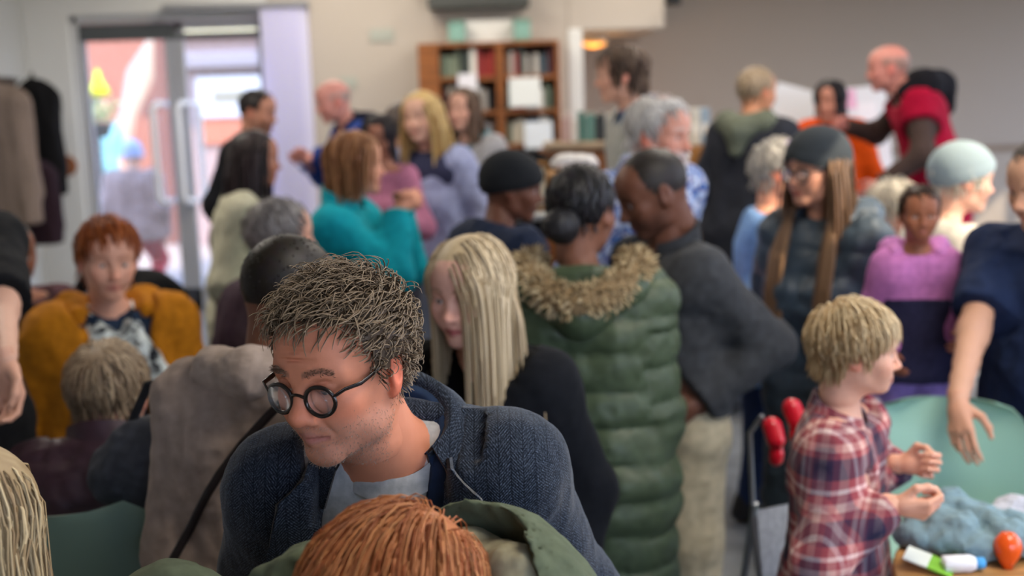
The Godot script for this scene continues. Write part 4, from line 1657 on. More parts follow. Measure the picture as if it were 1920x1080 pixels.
	cloth(P, "shirt", mat("ffffff", {"tex": "plaid", "scale": 9.0, "rough": 0.85, "spec": 0.2, "rim": 0.2}), {"t": 0.018, "hem": -0.16, "wr": 0.008, "neck": 0.0, "sl": 0.97})
	collar(P, "shirt_collar", mat("ffffff", {"tex": "plaid", "scale": 9.0, "rough": 0.85, "spec": 0.2, "rim": 0.2}), SHIRT_COLLAR, 0.3, 5.98)
	trousers(P, cloth_mat("22273a"))
	hair(P, {"n": 3800, "seg": 7, "r": 0.0025, "top": 0.085, "side": 0.045, "col": "a8865a", "col2": "f0d9ae", "lift": 0.15, "whorl": 0.8, "wild": 0.1, "grav": 0.5, "off": 0.016, "hug": 0.45, "crown": Vector3(0.01, 0.1, -0.06), "sun": 0.25})

	# person in the navy polo shirt at the right edge
	P = person("person in navy polo shirt at right edge resting a hand on the chair", {"at": [1958, 345, 3.15], "yaw": -32, "lean": 12, "hyaw": -10, "hpitch": 14, "skin": "d3a184", "b": 1.4, "sw": 0.2, "belly": 0.95, "armR": [[1795, 752, -0.1], 0.25, Vector3(0.6, -0.2, -0.7)], "armL": [Vector3(0.1, -0.46, 0.12)], "dirR": Vector3(0.35, -0.75, 0.45), "palmR": Vector3(0, -0.6, -0.8)})
	cloth(P, "polo_shirt", cloth_mat("23304f", 6.0, 0.3), {"t": 0.024, "sl": 0.38, "hem": -0.1, "wr": 0.01, "neck": 0.02})
	collar(P, "polo_collar", cloth_mat("1d2943", 6.0, 0.3), SHIRT_COLLAR, 0.25, 6.0)
	trousers(P, cloth_mat("3c4f66"))
	hair(P, {"n": 900, "seg": 5, "r": 0.003, "top": 0.035, "side": 0.02, "col": "3a322d", "col2": "6c635c", "lift": 0.2})

	# woman in mustard, seated
	P = person("red-haired older woman in mustard coat with black and white scarf", {"at": [203, 488, 3.55], "yaw": 6, "lean": 2, "hyaw": 4, "hpitch": 4, "hroll": -4, "sex": "f", "seated": true, "b": 1.15, "skin": "d8a188", "lip": "a4564e", "red": 0.8, "brow": "7d4a30", "armL": [[338, 815, -0.1], 0.4, Vector3(0.3, -0.3, -1.0)], "armR": [Vector3(0.13, -0.48, 0.06)], "sw": 0.17})
	cloth(P, "jumper", cloth_mat("2d3c52"), {"t": 0.012, "neck": 0.02})
	cloth(P, "coat", cloth_mat("c47c18", 7.0, 0.3), {"t": 0.04, "hem": -0.35, "v": 0.5, "vw": 0.09, "gap": 0.05, "voff": 0.02, "wr": 0.014, "fq": 6.0})
	collar(P, "coat_lining", cloth_mat("26364c"), [[0.1, -0.12], [0.085, 0.02], [0.1, 0.03], [0.13, -0.05]], 0.5, 5.78)
	hood(P, cloth_mat("c47c18", 7.0, 0.3), 0.05)
	scarf(P)
	trousers(P, cloth_mat("2a2a30"))
	hair(P, {"n": 1200, "seg": 7, "r": 0.0036, "top": 0.07, "side": 0.06, "col": "7e3a17", "col2": "c06a2c", "lift": 0.35, "whorl": 0.5, "wild": 0.15, "grav": 0.3, "off": 0.016, "line": [0.6, 0.5, 0.0, -0.1, -0.85]})

	# person in plum on the chair
	P = person("seated person seen from behind in plum quilted jacket on the left mint chair", {"at": [205, 742, 2.7], "hc": 0.007, "s": 0.93, "hs": 1.08, "neck": Vector3(0, 0.135, 0.05), "yaw": 168, "lean": 12, "hyaw": -8, "hpitch": 10, "sex": "f", "seated": true, "back": true, "b": 1.28, "skin": "cf9c86", "armR": [Vector3(0.1, -0.34, 0.3)], "armL": [Vector3(0.06, -0.36, 0.26)], "sw": 0.16})
	cloth(P, "quilted_jacket", shiny_cloth("3f2732"), {"t": 0.038, "hem": -0.2, "puff": 0.01, "per": 0.1, "wr": 0.01, "neck": 0.03})
	collar(P, "jacket_collar", shiny_cloth("3f2732"), STAND_COLLAR, 0.4, 5.88)
	trousers(P, cloth_mat("2a2430"))
	seat_under(P, "mint_chair", "mint green moulded chair carrying the seated person in plum", "6f877b", 1.0)  # darker mint than the other chairs: shade put into its colour
	hair(P, {"n": 1500, "seg": 7, "r": 0.003, "top": 0.07, "side": 0.06, "col": "6f5a46", "col2": "c2ab8c", "lift": 0.2, "whorl": 0.9, "wild": 0.12, "grav": 0.45, "off": 0.012, "crown": Vector3(0.0, 0.09, -0.075), "sun": 0.2})

	# person in the beige coat
	P = person("dark-haired person seen from behind in beige coat with thin black strap", {"at": [546, 556, 2.2], "hc": 0.006, "s": 0.95, "neck": Vector3(-0.03, 0.15, 0.05), "yaw": 158, "lean": 5, "hyaw": -24, "hpitch": 14, "back": true, "skin": "7a503c", "red": 0.2, "b": 1.0, "armL": [Vector3(-0.03, -0.48, 0.12)], "armR": [Vector3(0.0, -0.42, 0.2)], "sw": 0.15})
	cloth(P, "coat", cloth_mat("ac988b", 6.0, 0.4), {"t": 0.026, "hem": -0.55, "wr": 0.013, "fq": 5.5, "neck": 0.0, "flare": 0.01})
	blob(P, "coat_collar", cloth_mat("b8a598", 6.0, 0.4), [[Vector3(-0.07, 0.0, 0.03), Vector3(-0.085, 0.015, -0.05), 0.035, 0.042, 0.03], [Vector3(-0.085, 0.015, -0.05), Vector3(0, 0.02, -0.095), 0.042, 0.045], [Vector3(0, 0.02, -0.095), Vector3(0.085, 0.015, -0.05), 0.045, 0.042], [Vector3(0.085, 0.015, -0.05), Vector3(0.07, 0.0, 0.03), 0.042, 0.035]], {"wr": 0.006})
	strap(P)
	trousers(P, cloth_mat("2b2b30"))
	hair(P, {"n": 700, "seg": 3, "r": 0.0025, "top": 0.007, "side": 0.008, "col": "17120f", "col2": "2c2420", "off": 0.003, "lift": 0.6})

	# blonde at the bottom left corner
	P = person("person with long fair hair cut off by the bottom left corner", {"at": [-112, 1020, 1.42], "hc": 0.007, "yaw": -75, "lean": 10, "sex": "f", "skin": "dcaa92"})
	cloth(P, "cardigan", cloth_mat("c9b9a8"), {"t": 0.02, "hem": -0.2})
	trousers(P, cloth_mat("33363c"))
	hair(P, long_hair({"n": 1500, "r": 0.0028, "col": "8f7654", "col2": "d3bd93", "top": 0.5, "side": 0.42, "fwd": 0.1}))

	# bare arm at the left edge
	P = person("person in black short-sleeved shirt and pale jeans cut off by left edge", {"at": [-138, 300, 2.88], "yaw": 22, "lean": 2, "skin": "d8a992", "armL": [[12, 708, -0.36], 0.5, Vector3(0.2, -1.0, -0.3)], "dirL": Vector3(0, -1, 0.25), "palmL": Vector3(-1, 0, 0.3)})
	cloth(P, "t_shirt", cloth_mat("17181b"), {"t": 0.022, "sl": 0.46, "hem": -0.12})
	trousers(P, cloth_mat("8fb0d2", 9.0, 0.2), {"loose": 0.035})
	hair(P, {"n": 500, "col": "3a2d24", "col2": "5a483a"})


func middle_people() -> void:
	# white-haired man in the printed shirt
	var P := person("smiling white-haired bearded man in blue, white and purple printed shirt", {"at": [1238, 252, 4.15], "s": 1.1, "yaw": 52, "lean": 4, "hyaw": 8, "hpitch": 6, "skin": "d99b86", "lip": "9a5048", "red": 0.9, "brow": "cfc7bf", "stub": 0.9, "stubc": "ece6e2", "b": 1.2, "sw": 0.21, "neck": Vector3(0, 0.135, 0.055)})
	var pr := mat("ffffff", {"tex": "print", "scale": 5.0, "rough": 0.8, "name": "print"})
	cloth(P, "shirt", pr, {"t": 0.022, "sl": 0.55, "hem": -0.15, "wr": 0.008, "neck": 0.0})
	collar(P, "shirt_collar", pr, SHIRT_COLLAR, 0.35, 5.93)
	trousers(P, cloth_mat("454a55"))
	hair(P, {"n": 1300, "seg": 6, "r": 0.0032, "top": 0.05, "side": 0.045, "col": "b9b6b3", "col2": "f4f2ef", "lift": 0.4, "wild": 0.2, "whorl": 0.5, "off": 0.013, "curl": 0.2, "bald": 0.93})
	tufts(P, "beard", jaw_region, 900, 0.018, 0.003, "d4cfca", "f8f6f4")

	# woman in the beanie and dark puffer
	P = person("woman in dark grey beanie and glasses with long brown hair and navy puffer", {"at": [1530, 316, 3.85], "s": 1.04, "yaw": -32, "lean": 3, "hyaw": -12, "hpitch": 2, "sex": "f", "skin": "c48e74", "lip": "9a4a44", "brow": "2a1d17", "b": 0.98, "sw": 0.145, "armL": [Vector3(0.06, -0.42, 0.16)], "armR": [Vector3(0.06, -0.4, 0.2)]})
	cloth(P, "puffer_coat", shiny_cloth("394753"), {"t": 0.03, "hem": -0.55, "puff": 0.012, "per": 0.085, "wr": 0.01, "neck": 0.03})
	hood(P, shiny_cloth("415160"), 0.055)
	trousers(P, cloth_mat("17181c"))
	hair(P, long_hair({"n": 2200, "r": 0.006, "col": "3a2a20", "col2": "8d6b4c", "top": 0.46, "side": 0.4, "fwd": 0.6, "back": 0.35, "bald": 0.35}))
	beanie(P, "3a4044")
	locks(P, "4a3526", "7d5f44")
	glasses(P, "15151a", 0.024)

	# older woman with the lilac flower
	P = person("older woman with grey hair, lilac hair flower and pale blue top", {"at": [1462, 322, 4.6], "yaw": 95, "lean": 2, "hyaw": -5, "sex": "f", "skin": "dc9b7c", "red": 0.9, "b": 1.05})
	cloth(P, "blouse", cloth_mat("7ea5da"), {"t": 0.022, "hem": -0.15})
	trousers(P, cloth_mat("2f3f66"))
	hair(P, {"n": 700, "seg": 6, "r": 0.0045, "top": 0.06, "side": 0.05, "col": "8f8a82", "col2": "cfc9c0", "lift": 0.4, "wild": 0.2, "off": 0.014})
	var b := Buf.new()
	for k in 6:
		var a := TAU * k / 6
		b.lathe(PackedVector2Array([Vector2(0.0, 0.012), Vector2(0.018, 0.008), Vector2(0.02, 0.0), Vector2(0.0, -0.004)]), 10, P.HT * Transform3D(Basis(Vector3(1, 0, 0), 0.3), Vector3(cos(a) * 0.024, 0.105 + sin(a) * 0.01, 0.03 + sin(a) * 0.02)))
	obj(b, "hair_flower", mat("a98be6"), P.n, "lilac flower")

	# grey-haired person in plum
	P = person("short grey-haired person in dark plum top behind the beige coat", {"at": [528, 446, 3.88], "s": 1.06, "yaw": 120, "lean": 3, "hyaw": -12, "back": true, "skin": "d3a08a", "b": 1.15})
	cloth(P, "jumper", cloth_mat("43323f"), {"t": 0.025, "hem": -0.1, "wr": 0.01})
	trousers(P, cloth_mat("2c2c33"))
	hair(P, {"n": 1000, "seg": 6, "r": 0.0036, "top": 0.04, "side": 0.03, "col": "5f5a58", "col2": "a09a97", "lift": 0.25, "whorl": 0.7, "wild": 0.15, "off": 0.01})

	# woman in teal
	P = person("woman with auburn bob in bright teal coat clasping her hands", {"at": [668, 308, 4.5], "yaw": 72, "lean": 3, "hyaw": 4, "sex": "f", "skin": "d79d82", "lip": "a45a50", "red": 0.7, "armL": [[748, 392, 0.03], 0.8, Vector3(0.5, -0.8, -0.5)], "armR": [[745, 396, -0.06], 0.8, Vector3(0.5, -0.8, -0.5)], "dirL": Vector3(-0.4, 0.6, 0.7), "dirR": Vector3(0.4, 0.6, 0.7), "b": 1.05})
	cloth(P, "coat", cloth_mat("10a2b2", 6.0, 0.3), {"t": 0.03, "hem": -0.4, "wr": 0.01, "neck": 0.02})
	collar(P, "coat_collar", cloth_mat("10a2b2", 6.0, 0.3), STAND_COLLAR, 0.4, 5.88)
	trousers(P, cloth_mat("2b3038"))
	hair(P, long_hair({"n": 900, "r": 0.0055, "col": "74482b", "col2": "b8845a", "top": 0.24, "side": 0.17, "off": 0.02, "part": 0.0}))

	# man in the dark beanie, seated
	P = person("person in black knitted hat and navy jacket sitting with back half turned", {"at": [962, 352, 3.85], "yaw": 122, "lean": 10, "hyaw": -36, "hpitch": 8, "seated": true, "s": 0.92, "skin": "6e4636", "lip": "6a4038", "red": 0.2, "armL": [Vector3(0.06, -0.36, 0.28)]})
	cloth(P, "jacket", cloth_mat("222c44", 6.0, 0.4), {"t": 0.034, "hem": -0.15, "wr": 0.012, "neck": 0.02})
	trousers(P, cloth_mat("23252c"))
	beanie(P, "1a1d22")

	# dark-skinned seated person at the left
	P = person("person with short dark hair in brown plum cardigan at far left edge", {"at": [22, 476, 4.2], "yaw": 14, "lean": 6, "hpitch": 6, "seated": true, "skin": "8d5a42", "red": 0.3, "brow": "231712", "lip": "7a4038"})
	cloth(P, "cardigan", cloth_mat("553840"), {"t": 0.026, "hem": -0.2, "v": 0.35, "vw": 0.06, "wr": 0.01})
	cloth(P, "vest", cloth_mat("171418"), {"t": 0.01, "sl": 0.3})
	trousers(P, cloth_mat("26304a"))
	hair(P, {"n": 500, "seg": 4, "r": 0.004, "top": 0.015, "side": 0.012, "col": "1a1514", "col2": "3a3230", "off": 0.004})

	# right-hand group, sitting in the sun
	P = person("older woman with pale blue grey headscarf over white hair at the right", {"at": [1806, 336, 4.15], "yaw": 118, "lean": 6, "hyaw": -8, "hpitch": 6, "sex": "f", "back": true, "skin": "d9a58c"})
	cloth(P, "blouse", cloth_mat("e6dccb"), {"t": 0.022, "hem": -0.1, "neck": 0.01})
	trousers(P, cloth_mat("4a4d55"))
	hair(P, {"n": 900, "seg": 7, "r": 0.0042, "top": 0.06, "side": 0.06, "col": "cbbfa6", "col2": "f3ebdc", "lift": 0.1, "off": 0.01, "grav": 0.4, "bald": 0.45})
	beanie(P, "9fb0b4", 0.35, "headscarf")

	P = person("older person with cream grey hair sitting behind the small child in pink", {"at": [1678, 395, 4.95], "yaw": 60, "lean": 10, "hyaw": 0, "hpitch": 12, "sex": "f", "seated": true, "skin": "c9917a"})
	cloth(P, "cardigan", cloth_mat("a9a59c"), {"t": 0.024, "hem": -0.1})
	trousers(P, cloth_mat("5a5a60"))
	hair(P, {"n": 900, "seg": 7, "r": 0.0046, "top": 0.08, "side": 0.08, "col": "a49b8a", "col2": "d9d0c0", "lift": 0.4, "off": 0.02, "grav": 0.35, "wild": 0.2})

	P = person("small child in pink top, navy waistcoat and lilac leggings", {"at": [1724, 402, 3.44], "yaw": 10, "lean": 4, "sex": "c", "s": 0.62, "b": 0.8, "sw": 0.125, "hs": 1.1, "neck": Vector3(0, 0.19, 0.02), "skin": "9c6247", "red": 0.5, "armL": [Vector3(0.06, -0.3, 0.2)], "armR": [Vector3(0.03, -0.4, 0.15)]})
	cloth(P, "top", cloth_mat("d483c4"), {"t": 0.012, "hem": -0.1, "neck": 0.02})
	hood(P, cloth_mat("e08fd0"), 0.05)
	cloth(P, "waistcoat", cloth_mat("2b2a44"), {"t": 0.018, "sl": 0.0, "hem": -0.12, "neck": -0.2, "ntilt": 0.0})
	trousers(P, cloth_mat("b394e0"), {"loose": 0.015, "shoe": "d977b8"})
	hair(P, {"n": 500, "seg": 5, "r": 0.005, "top": 0.04, "side": 0.03, "col": "2a1a12", "col2": "4a3020", "off": 0.01})


func back_people() -> void:
	# tall one in profile
	var P := person("tall person with brown hair in profile, pale grey top with denim collar", {"at": [1163, 140, 5.0], "yaw": -78, "lean": 4, "hyaw": -6, "hpitch": 2, "skin": "d8a48c", "red": 0.8})
	cloth(P, "jumper", cloth_mat("b9bab4"), {"t": 0.026, "hem": -0.1})
	collar(P, "denim_collar", cloth_mat("3f658c"), JACKET_COLLAR, 0.5, 5.78)
	trousers(P, cloth_mat("3b4658"))
	hair(P, {"n": 700, "seg": 7, "r": 0.005, "top": 0.09, "side": 0.1, "col": "43342c", "col2": "75604f", "lift": 0.35, "off": 0.014, "grav": 0.4, "wild": 0.15, "comb": Vector3(0, -0.2, -0.5)})

	P = person("man seen from behind in dark jacket with olive hood by the easels", {"at": [1420, 172, 6.0], "yaw": 150, "lean": 4, "hyaw": -18, "back": true, "skin": "c98b68", "b": 1.15})
	cloth(P, "jacket", cloth_mat("2d2f37"), {"t": 0.035, "hem": -0.2, "wr": 0.012})
	hood(P, cloth_mat("6b7060"), 0.06)
	cloth(P, "long_shirt", cloth_mat("8f8a8a"), {"t": 0.02, "hem": -0.5, "sl": 0.0})
	trousers(P, cloth_mat("7c7876"))
	hair(P, {"n": 500, "seg": 5, "r": 0.005, "top": 0.03, "side": 0.025, "col": "6f5e4c", "col2": "c2ab8d", "lift": 0.3, "off": 0.008, "sun": 0.4})

	P = person("person with black hair in bright orange top in front of the easels", {"at": [1556, 190, 6.85], "neck": Vector3(0, 0.135, 0.04), "yaw": -24, "lean": 3, "hpitch": 4, "sex": "f", "skin": "c98a74", "lip": "9a4a48", "brow": "1c1414", "red": 0.5})
	cloth(P, "top", cloth_mat("f0570c", 6.0, 0.2), {"t": 0.03, "hem": -0.12, "neck": 0.06, "ntilt": 0.1})
	trousers(P, cloth_mat("2b2b33"))
	hair(P, long_hair({"n": 500, "r": 0.007, "col": "141215", "col2": "2a262a", "top": 0.2, "side": 0.12}))

	P = person("man in red body warmer with dark hood bending towards the easels", {"at": [1664, 128, 6.2], "neck": Vector3(0, 0.15, 0.08), "sw": 0.15, "yaw": -84, "lean": 17, "hpitch": 4, "skin": "c98578", "red": 0.9, "b": 1.1, "armR": [Vector3(0.0, -0.02, 0.36), 0.7], "armL": [Vector3(0.1, -0.34, 0.3)]})
	cloth(P, "shirt", cloth_mat("4a3a35"), {"t": 0.016, "hem": -0.05})
	cloth(P, "body_warmer", cloth_mat("a3082f", 6.0, 0.2), {"t": 0.035, "sl": 0.2, "hem": -0.3, "wr": 0.01, "arm": 1.0, "neck": -0.05, "ntilt": 0.1})
	hood(P, cloth_mat("17161c"), 0.082)
	trousers(P, cloth_mat("2c3354"))
	hair(P, {"n": 250, "seg": 4, "r": 0.004, "top": 0.008, "side": 0.008, "col": "8a6a60", "col2": "b08a7c", "bald": 0.3, "off": 0.002})

	# by the door
	P = person("person with very long dark hair in pale green jacket near the doors", {"at": [478, 298, 5.0], "yaw": 84, "lean": 3, "sex": "f", "hpitch": 4, "skin": "a56f58", "red": 0.4, "b": 1.1, "armL": [Vector3(0.06, -0.34, 0.3)]})
	cloth(P, "jacket", cloth_mat("c4c0a8"), {"t": 0.035, "hem": -0.25, "wr": 0.014})
	collar(P, "collar", cloth_mat("dfe0c6"), STAND_COLLAR, 0.4, 5.88)
	trousers(P, cloth_mat("a5a07e"), {"loose": 0.05})
	hair(P, long_hair({"n": 900, "r": 0.006, "col": "1a1214", "col2": "33262a", "top": 0.62, "side": 0.55, "part": 0.0}))

	P = person("man with dark hair in black top standing just inside the doors", {"at": [484, 210, 6.4], "yaw": 66, "lean": 8, "hpitch": 10, "skin": "b57f68", "brow": "1c1413", "stub": 0.6, "stubc": "3a2c28"})
	cloth(P, "top", cloth_mat("16171c"), {"t": 0.026, "hem": -0.1})
	trousers(P, cloth_mat("22252c"))
	hair(P, {"n": 400, "seg": 5, "r": 0.005, "top": 0.03, "side": 0.012, "col": "171314", "col2": "2c2526", "off": 0.006})

	P = person("bald man in blue jumper stretching an arm towards the doors", {"at": [624, 190, 6.8], "yaw": -76, "lean": 18, "hpitch": 12, "skin": "cf8f84", "red": 0.9, "armR": [[566, 298, 0.1], 0.5], "armL": [[580, 294, 0.2], 0.5]})
	cloth(P, "jumper", cloth_mat("2f4c9c"), {"t": 0.028, "hem": -0.08, "sl": 0.95})
	hood(P, cloth_mat("151a30"), 0.055)
	trousers(P, cloth_mat("3a3f4a"))
	hair(P, {"n": 250, "seg": 3, "r": 0.004, "top": 0.006, "side": 0.006, "col": "9a8078", "col2": "bfa8a0", "bald": 0.2, "off": 0.002})

	P = person("person with dark hair in pink top between the teal coat and the blonde", {"at": [710, 258, 5.2], "s": 0.82, "b": 0.78, "sw": 0.12, "yaw": -14, "lean": 4, "hpitch": 8, "sex": "f", "skin": "a06a54", "lip": "8a4a48", "brow": "1d1413", "armL": [Vector3(0.0, -0.2, 0.28)]})
	cloth(P, "top", cloth_mat("c07a98"), {"t": 0.014, "hem": -0.15})
	trousers(P, cloth_mat("3a3a44"))
	hair(P, long_hair({"n": 500, "r": 0.007, "col": "191417", "col2": "302a2e", "top": 0.2, "side": 0.14, "off": 0.015}))

	P = person("girl with long golden hair, lavender sweatshirt and a green cardigan over her arm", {"at": [792, 220, 5.5], "yaw": -34, "lean": 3, "hyaw": 4, "hroll": 6, "sex": "f", "skin": "dfae96", "lip": "b0645c", "red": 0.7, "armL": [Vector3(0.08, -0.42, 0.14)]})
	cloth(P, "sweatshirt", cloth_mat("a9b0d6", 6.0, 0.2), {"t": 0.03, "hem": -0.1, "wr": 0.012})
	blob(P, "yoke", cloth_mat("3d405c"), [[Vector3(-0.1, -0.1, 0.0), Vector3(0.1, -0.1, 0.0), 0.118, 0.118]])
	var ar: Vector3 = P.ch.inverse() * (P.ER - P.N)
	blob(P, "green_cardigan", cloth_mat("1f7350"), [[ar + Vector3(-0.02, 0.14, 0.03), ar + Vector3(0.0, -0.02, 0.05), 0.06, 0.075], [ar + Vector3(0.0, -0.02, 0.05), ar + Vector3(0.03, -0.22, 0.07), 0.075, 0.08]], {"wr": 0.012})
	trousers(P, cloth_mat("b6c3dd"), {"loose": 0.03})
	hair(P, long_hair({"n": 800, "r": 0.006, "col": "b08a52", "col2": "f0d79a", "top": 0.5, "side": 0.42, "fwd": 0.15}))

	P = person("person seen from behind with very long grey brown hair, dark jacket and floral skirt", {"at": [756, 236, 6.1], "yaw": 158, "lean": 2, "sex": "f", "back": true, "skin": "cf9c84", "armL": [Vector3(0.05, -0.5, 0.05)]})
	cloth(P, "jacket", cloth_mat("4d4a4c"), {"t": 0.028, "hem": -0.1})
	cloth(P, "floral_skirt", mat("cfe6da", {"tex": "print", "scale": 3.0, "rough": 0.8}), {"t": 0.03, "sl": 0.0, "hem": -0.75, "neck": -0.38, "ntilt": 0.0})
	shoes(P, "2b2b2e")
	hair(P, long_hair({"n": 600, "r": 0.007, "col": "453a36", "col2": "70635c", "top": 0.5, "side": 0.45}))

	P = person("woman with brown hair in pale grey cardigan and teal scarf by the bookcase", {"at": [868, 205, 6.6], "yaw": -30, "lean": 3, "sex": "f", "skin": "d8a48e", "red": 0.7, "lip": "b0645c"})
	cloth(P, "cardigan", cloth_mat("b4b2b4"), {"t": 0.03, "hem": -0.35, "wr": 0.01, "v": 0.4, "vw": 0.06, "gap": 0.03})
	cloth(P, "dress", cloth_mat("6f7f8c"), {"t": 0.012, "hem": -0.4})
	blob(P, "teal_scarf", cloth_mat("2fa3b0"), [[Vector3(-0.09, -0.01, -0.03), Vector3(-0.06, -0.1, 0.1), 0.045, 0.04], [Vector3(0.09, -0.01, -0.03), Vector3(0.03, -0.12, 0.11), 0.045, 0.04], [Vector3(-0.09, -0.01, -0.03), Vector3(0.09, -0.01, -0.03), 0.045, 0.045], [Vector3(-0.06, -0.1, 0.1), Vector3(-0.05, -0.35, 0.13), 0.035, 0.03]])
	shoes(P, "2b2b2e")
	hair(P, long_hair({"n": 500, "r": 0.007, "col": "4a382c", "col2": "7d6350", "top": 0.36, "side": 0.3}))


func outside_people() -> void:
	var P := person("person in light blue top and dark jeans outside behind the yellow blossom", {"at": [186, 206, 11.6], "yaw": 30, "skin": "d8a890"})
	cloth(P, "top", cloth_mat("8fd0e2"), {"t": 0.03, "hem": -0.02, "sl": 0.4})
	trousers(P, cloth_mat("2f4c74"), {"loose": 0.03})
	hair(P, {"n": 300, "seg": 4, "r": 0.006, "col": "5a4a3c", "col2": "7d6a58"})

	P = person("person in dusty pink jacket, pale blue hat and red trousers outside the doors", {"at": [248, 290, 10.6], "yaw": 170, "lean": 6, "hpitch": 10, "back": true, "skin": "d8a890", "b": 1.25})
	cloth(P, "jacket", cloth_mat("a58d88"), {"t": 0.04, "hem": -0.1, "wr": 0.012})
	trousers(P, cloth_mat("b5203c"))
	hair(P, {"n": 300, "seg": 5, "r": 0.006, "col": "8a8078", "col2": "b5aca2"})
	beanie(P, "b6c8ec", 0.0, "sun_hat", 0.03)


# ------------------------------------------------------------------ things people wear
func locks(P: Dictionary, c1: String, c2: String) -> void:   # long hair falling over the chest on both sides
	var b := Buf.new()
	var a := lin(c1)
	var z := lin(c2)
	for sd in [-1.0, 1.0]:
		for k in 70:
			var f := R.randf()
			var x := R.randf_range(-0.02, 0.03)
			var p := PackedVector3Array([P.HT * Vector3(sd * 0.07, 0.05, 0.01 - f * 0.04), P.HT * Vector3(sd * 0.084, -0.04, 0.0 - f * 0.03), P.HT * Vector3(sd * 0.086, -0.11, 0.02 - f * 0.02),
				P.N + P.ch * (Vector3(sd * (0.085 + x), -0.1, 0.14 - f * 0.02) * P.s), P.N + P.ch * (Vector3(sd * (0.085 + x), -0.22, 0.165) * P.s), P.N + P.ch * (Vector3(sd * (0.08 + x * 1.4), -0.31 - f * 0.06, 0.17) * P.s)])
			b.tube(p, PackedFloat32Array([0.006, 0.008, 0.009, 0.009, 0.008, 0.002]), 5, true, a.lerp(z, R.randf()), Vector3(0, 0, 1), 0.6)
	obj(b, "long_locks", mat("ffffff", {"vc": true, "rough": 0.5, "spec": 0.4, "name": "hair"}), P.n)


func fur(P: Dictionary, called: String, cols: Array) -> void:
	var b := Buf.new()
	var c1 := lin(cols[0])
	var c2 := lin(cols[1])
	var ring := [Vector3(-0.12, 0.035, 0.05), Vector3(-0.15, 0.03, -0.03), Vector3(-0.12, 0.0, -0.1), Vector3(-0.06, -0.035, -0.15), Vector3(0, -0.05, -0.17), Vector3(0.06, -0.035, -0.15), Vector3(0.12, 0.0, -0.1), Vector3(0.15, 0.03, -0.03), Vector3(0.12, 0.035, 0.05)]
	var p := PackedVector3Array()
	for v in ring:
		p.append(P.N + P.ch * (v * P.s))
	b.tube(p, PackedFloat32Array([0.035, 0.04, 0.04, 0.04, 0.04, 0.04, 0.04, 0.04, 0.035]), 10, true, c1)
	for k in 1700:
		var f := R.randf() * 7.999
		var i := int(f)
		var c := p[i].lerp(p[i + 1], f - i)
		var ax := (p[i + 1] - p[i]).normalized()
		var d := Vector3(R.randfn(), R.randfn(), R.randfn())
		d = (d - ax * d.dot(ax)).normalized()
		var e := (d + ax * R.randfn() * 0.4 + Vector3(0, -0.3, 0)).normalized()
		var l := R.randf_range(0.016, 0.034)
		b.tube(PackedVector3Array([c + d * 0.03, c + d * 0.036 + e * l * 0.5, c + d * 0.03 + e * l]), PackedFloat32Array([0.004, 0.0032, 0.0006]), 3, false, c1.lerp(c2, R.randf()))
	obj(b, called, mat("ffffff", {"vc": true, "rough": 0.8, "spec": 0.2, "name": "fur"}), P.n, "tan fur edging")


func scarf(P: Dictionary) -> void:
	var caps := [[Vector3(-0.075, 0.0, -0.02), Vector3(-0.045, -0.06, 0.09), 0.03, 0.032], [Vector3(0.075, 0.0, -0.02), Vector3(0.04, -0.07, 0.1), 0.03, 0.034], [Vector3(-0.045, -0.06, 0.09), Vector3(0.02, -0.1, 0.12), 0.032, 0.035],
		[Vector3(0.07, -0.1, 0.12), Vector3(0.15, -0.27, 0.185), 0.035, 0.04], [Vector3(0.15, -0.27, 0.185), Vector3(0.21, -0.44, 0.19), 0.04, 0.038], [Vector3(0.13, -0.2, 0.17), Vector3(0.2, -0.54, 0.19), 0.03, 0.032]]
	blob(P, "scarf", mat("ffffff", {"tex": "scarf", "scale": 4.5, "rough": 0.85, "name": "scarf cloth"}), caps, {"wr": 0.008, "cell": 0.009})


func strap(P: Dictionary) -> void:
	var g: Grid = P["g_coat"]
	var p := PackedVector3Array()
	for k in 15:
		var f := k / 14.0
		var u: Vector3 = P.N + P.ch * Vector3(lerpf(-0.1, 0.2, f), lerpf(0.0, -0.42, f) + 0.05 * sin(PI * f), -0.5)
		p.append(onto(g, u, P.ch * Vector3(0, 0, 1), 0.004))
	obj(Buf.new().tube(p, PackedFloat32Array([0.008]), 8, true, Color.WHITE, Vector3(0, 0, 1), 0.5), "bag_strap", mat("1f181a", {"rough": 0.4}), P.n, "thin black strap")


func onto(g: Grid, p: Vector3, d: Vector3, gap: float) -> Vector3:   # where a ray meets the shape, gap before it
	for k in 400:
		var q := (p - g.o) / g.h
		var x := int(q.x)
		var y := int(q.y)
		var z := int(q.z)
		if x >= 0 and y >= 0 and z >= 0 and x < g.nx - 1 and y < g.ny - 1 and z < g.nz - 1:
			var f := q - Vector3(x, y, z)
			var at := (z * g.ny + y) * g.nx + x
			var sy := g.nx
			var sz := g.nx * g.ny
			var a := lerpf(lerpf(g.g[at], g.g[at + 1], f.x), lerpf(g.g[at + sy], g.g[at + sy + 1], f.x), f.y)
			var b := lerpf(lerpf(g.g[at + sz], g.g[at + sz + 1], f.x), lerpf(g.g[at + sz + sy], g.g[at + sz + sy + 1], f.x), f.y)
			var e := lerpf(a, b, f.z)
			if e < gap:
				return p
		p += d * 0.0025
	return p


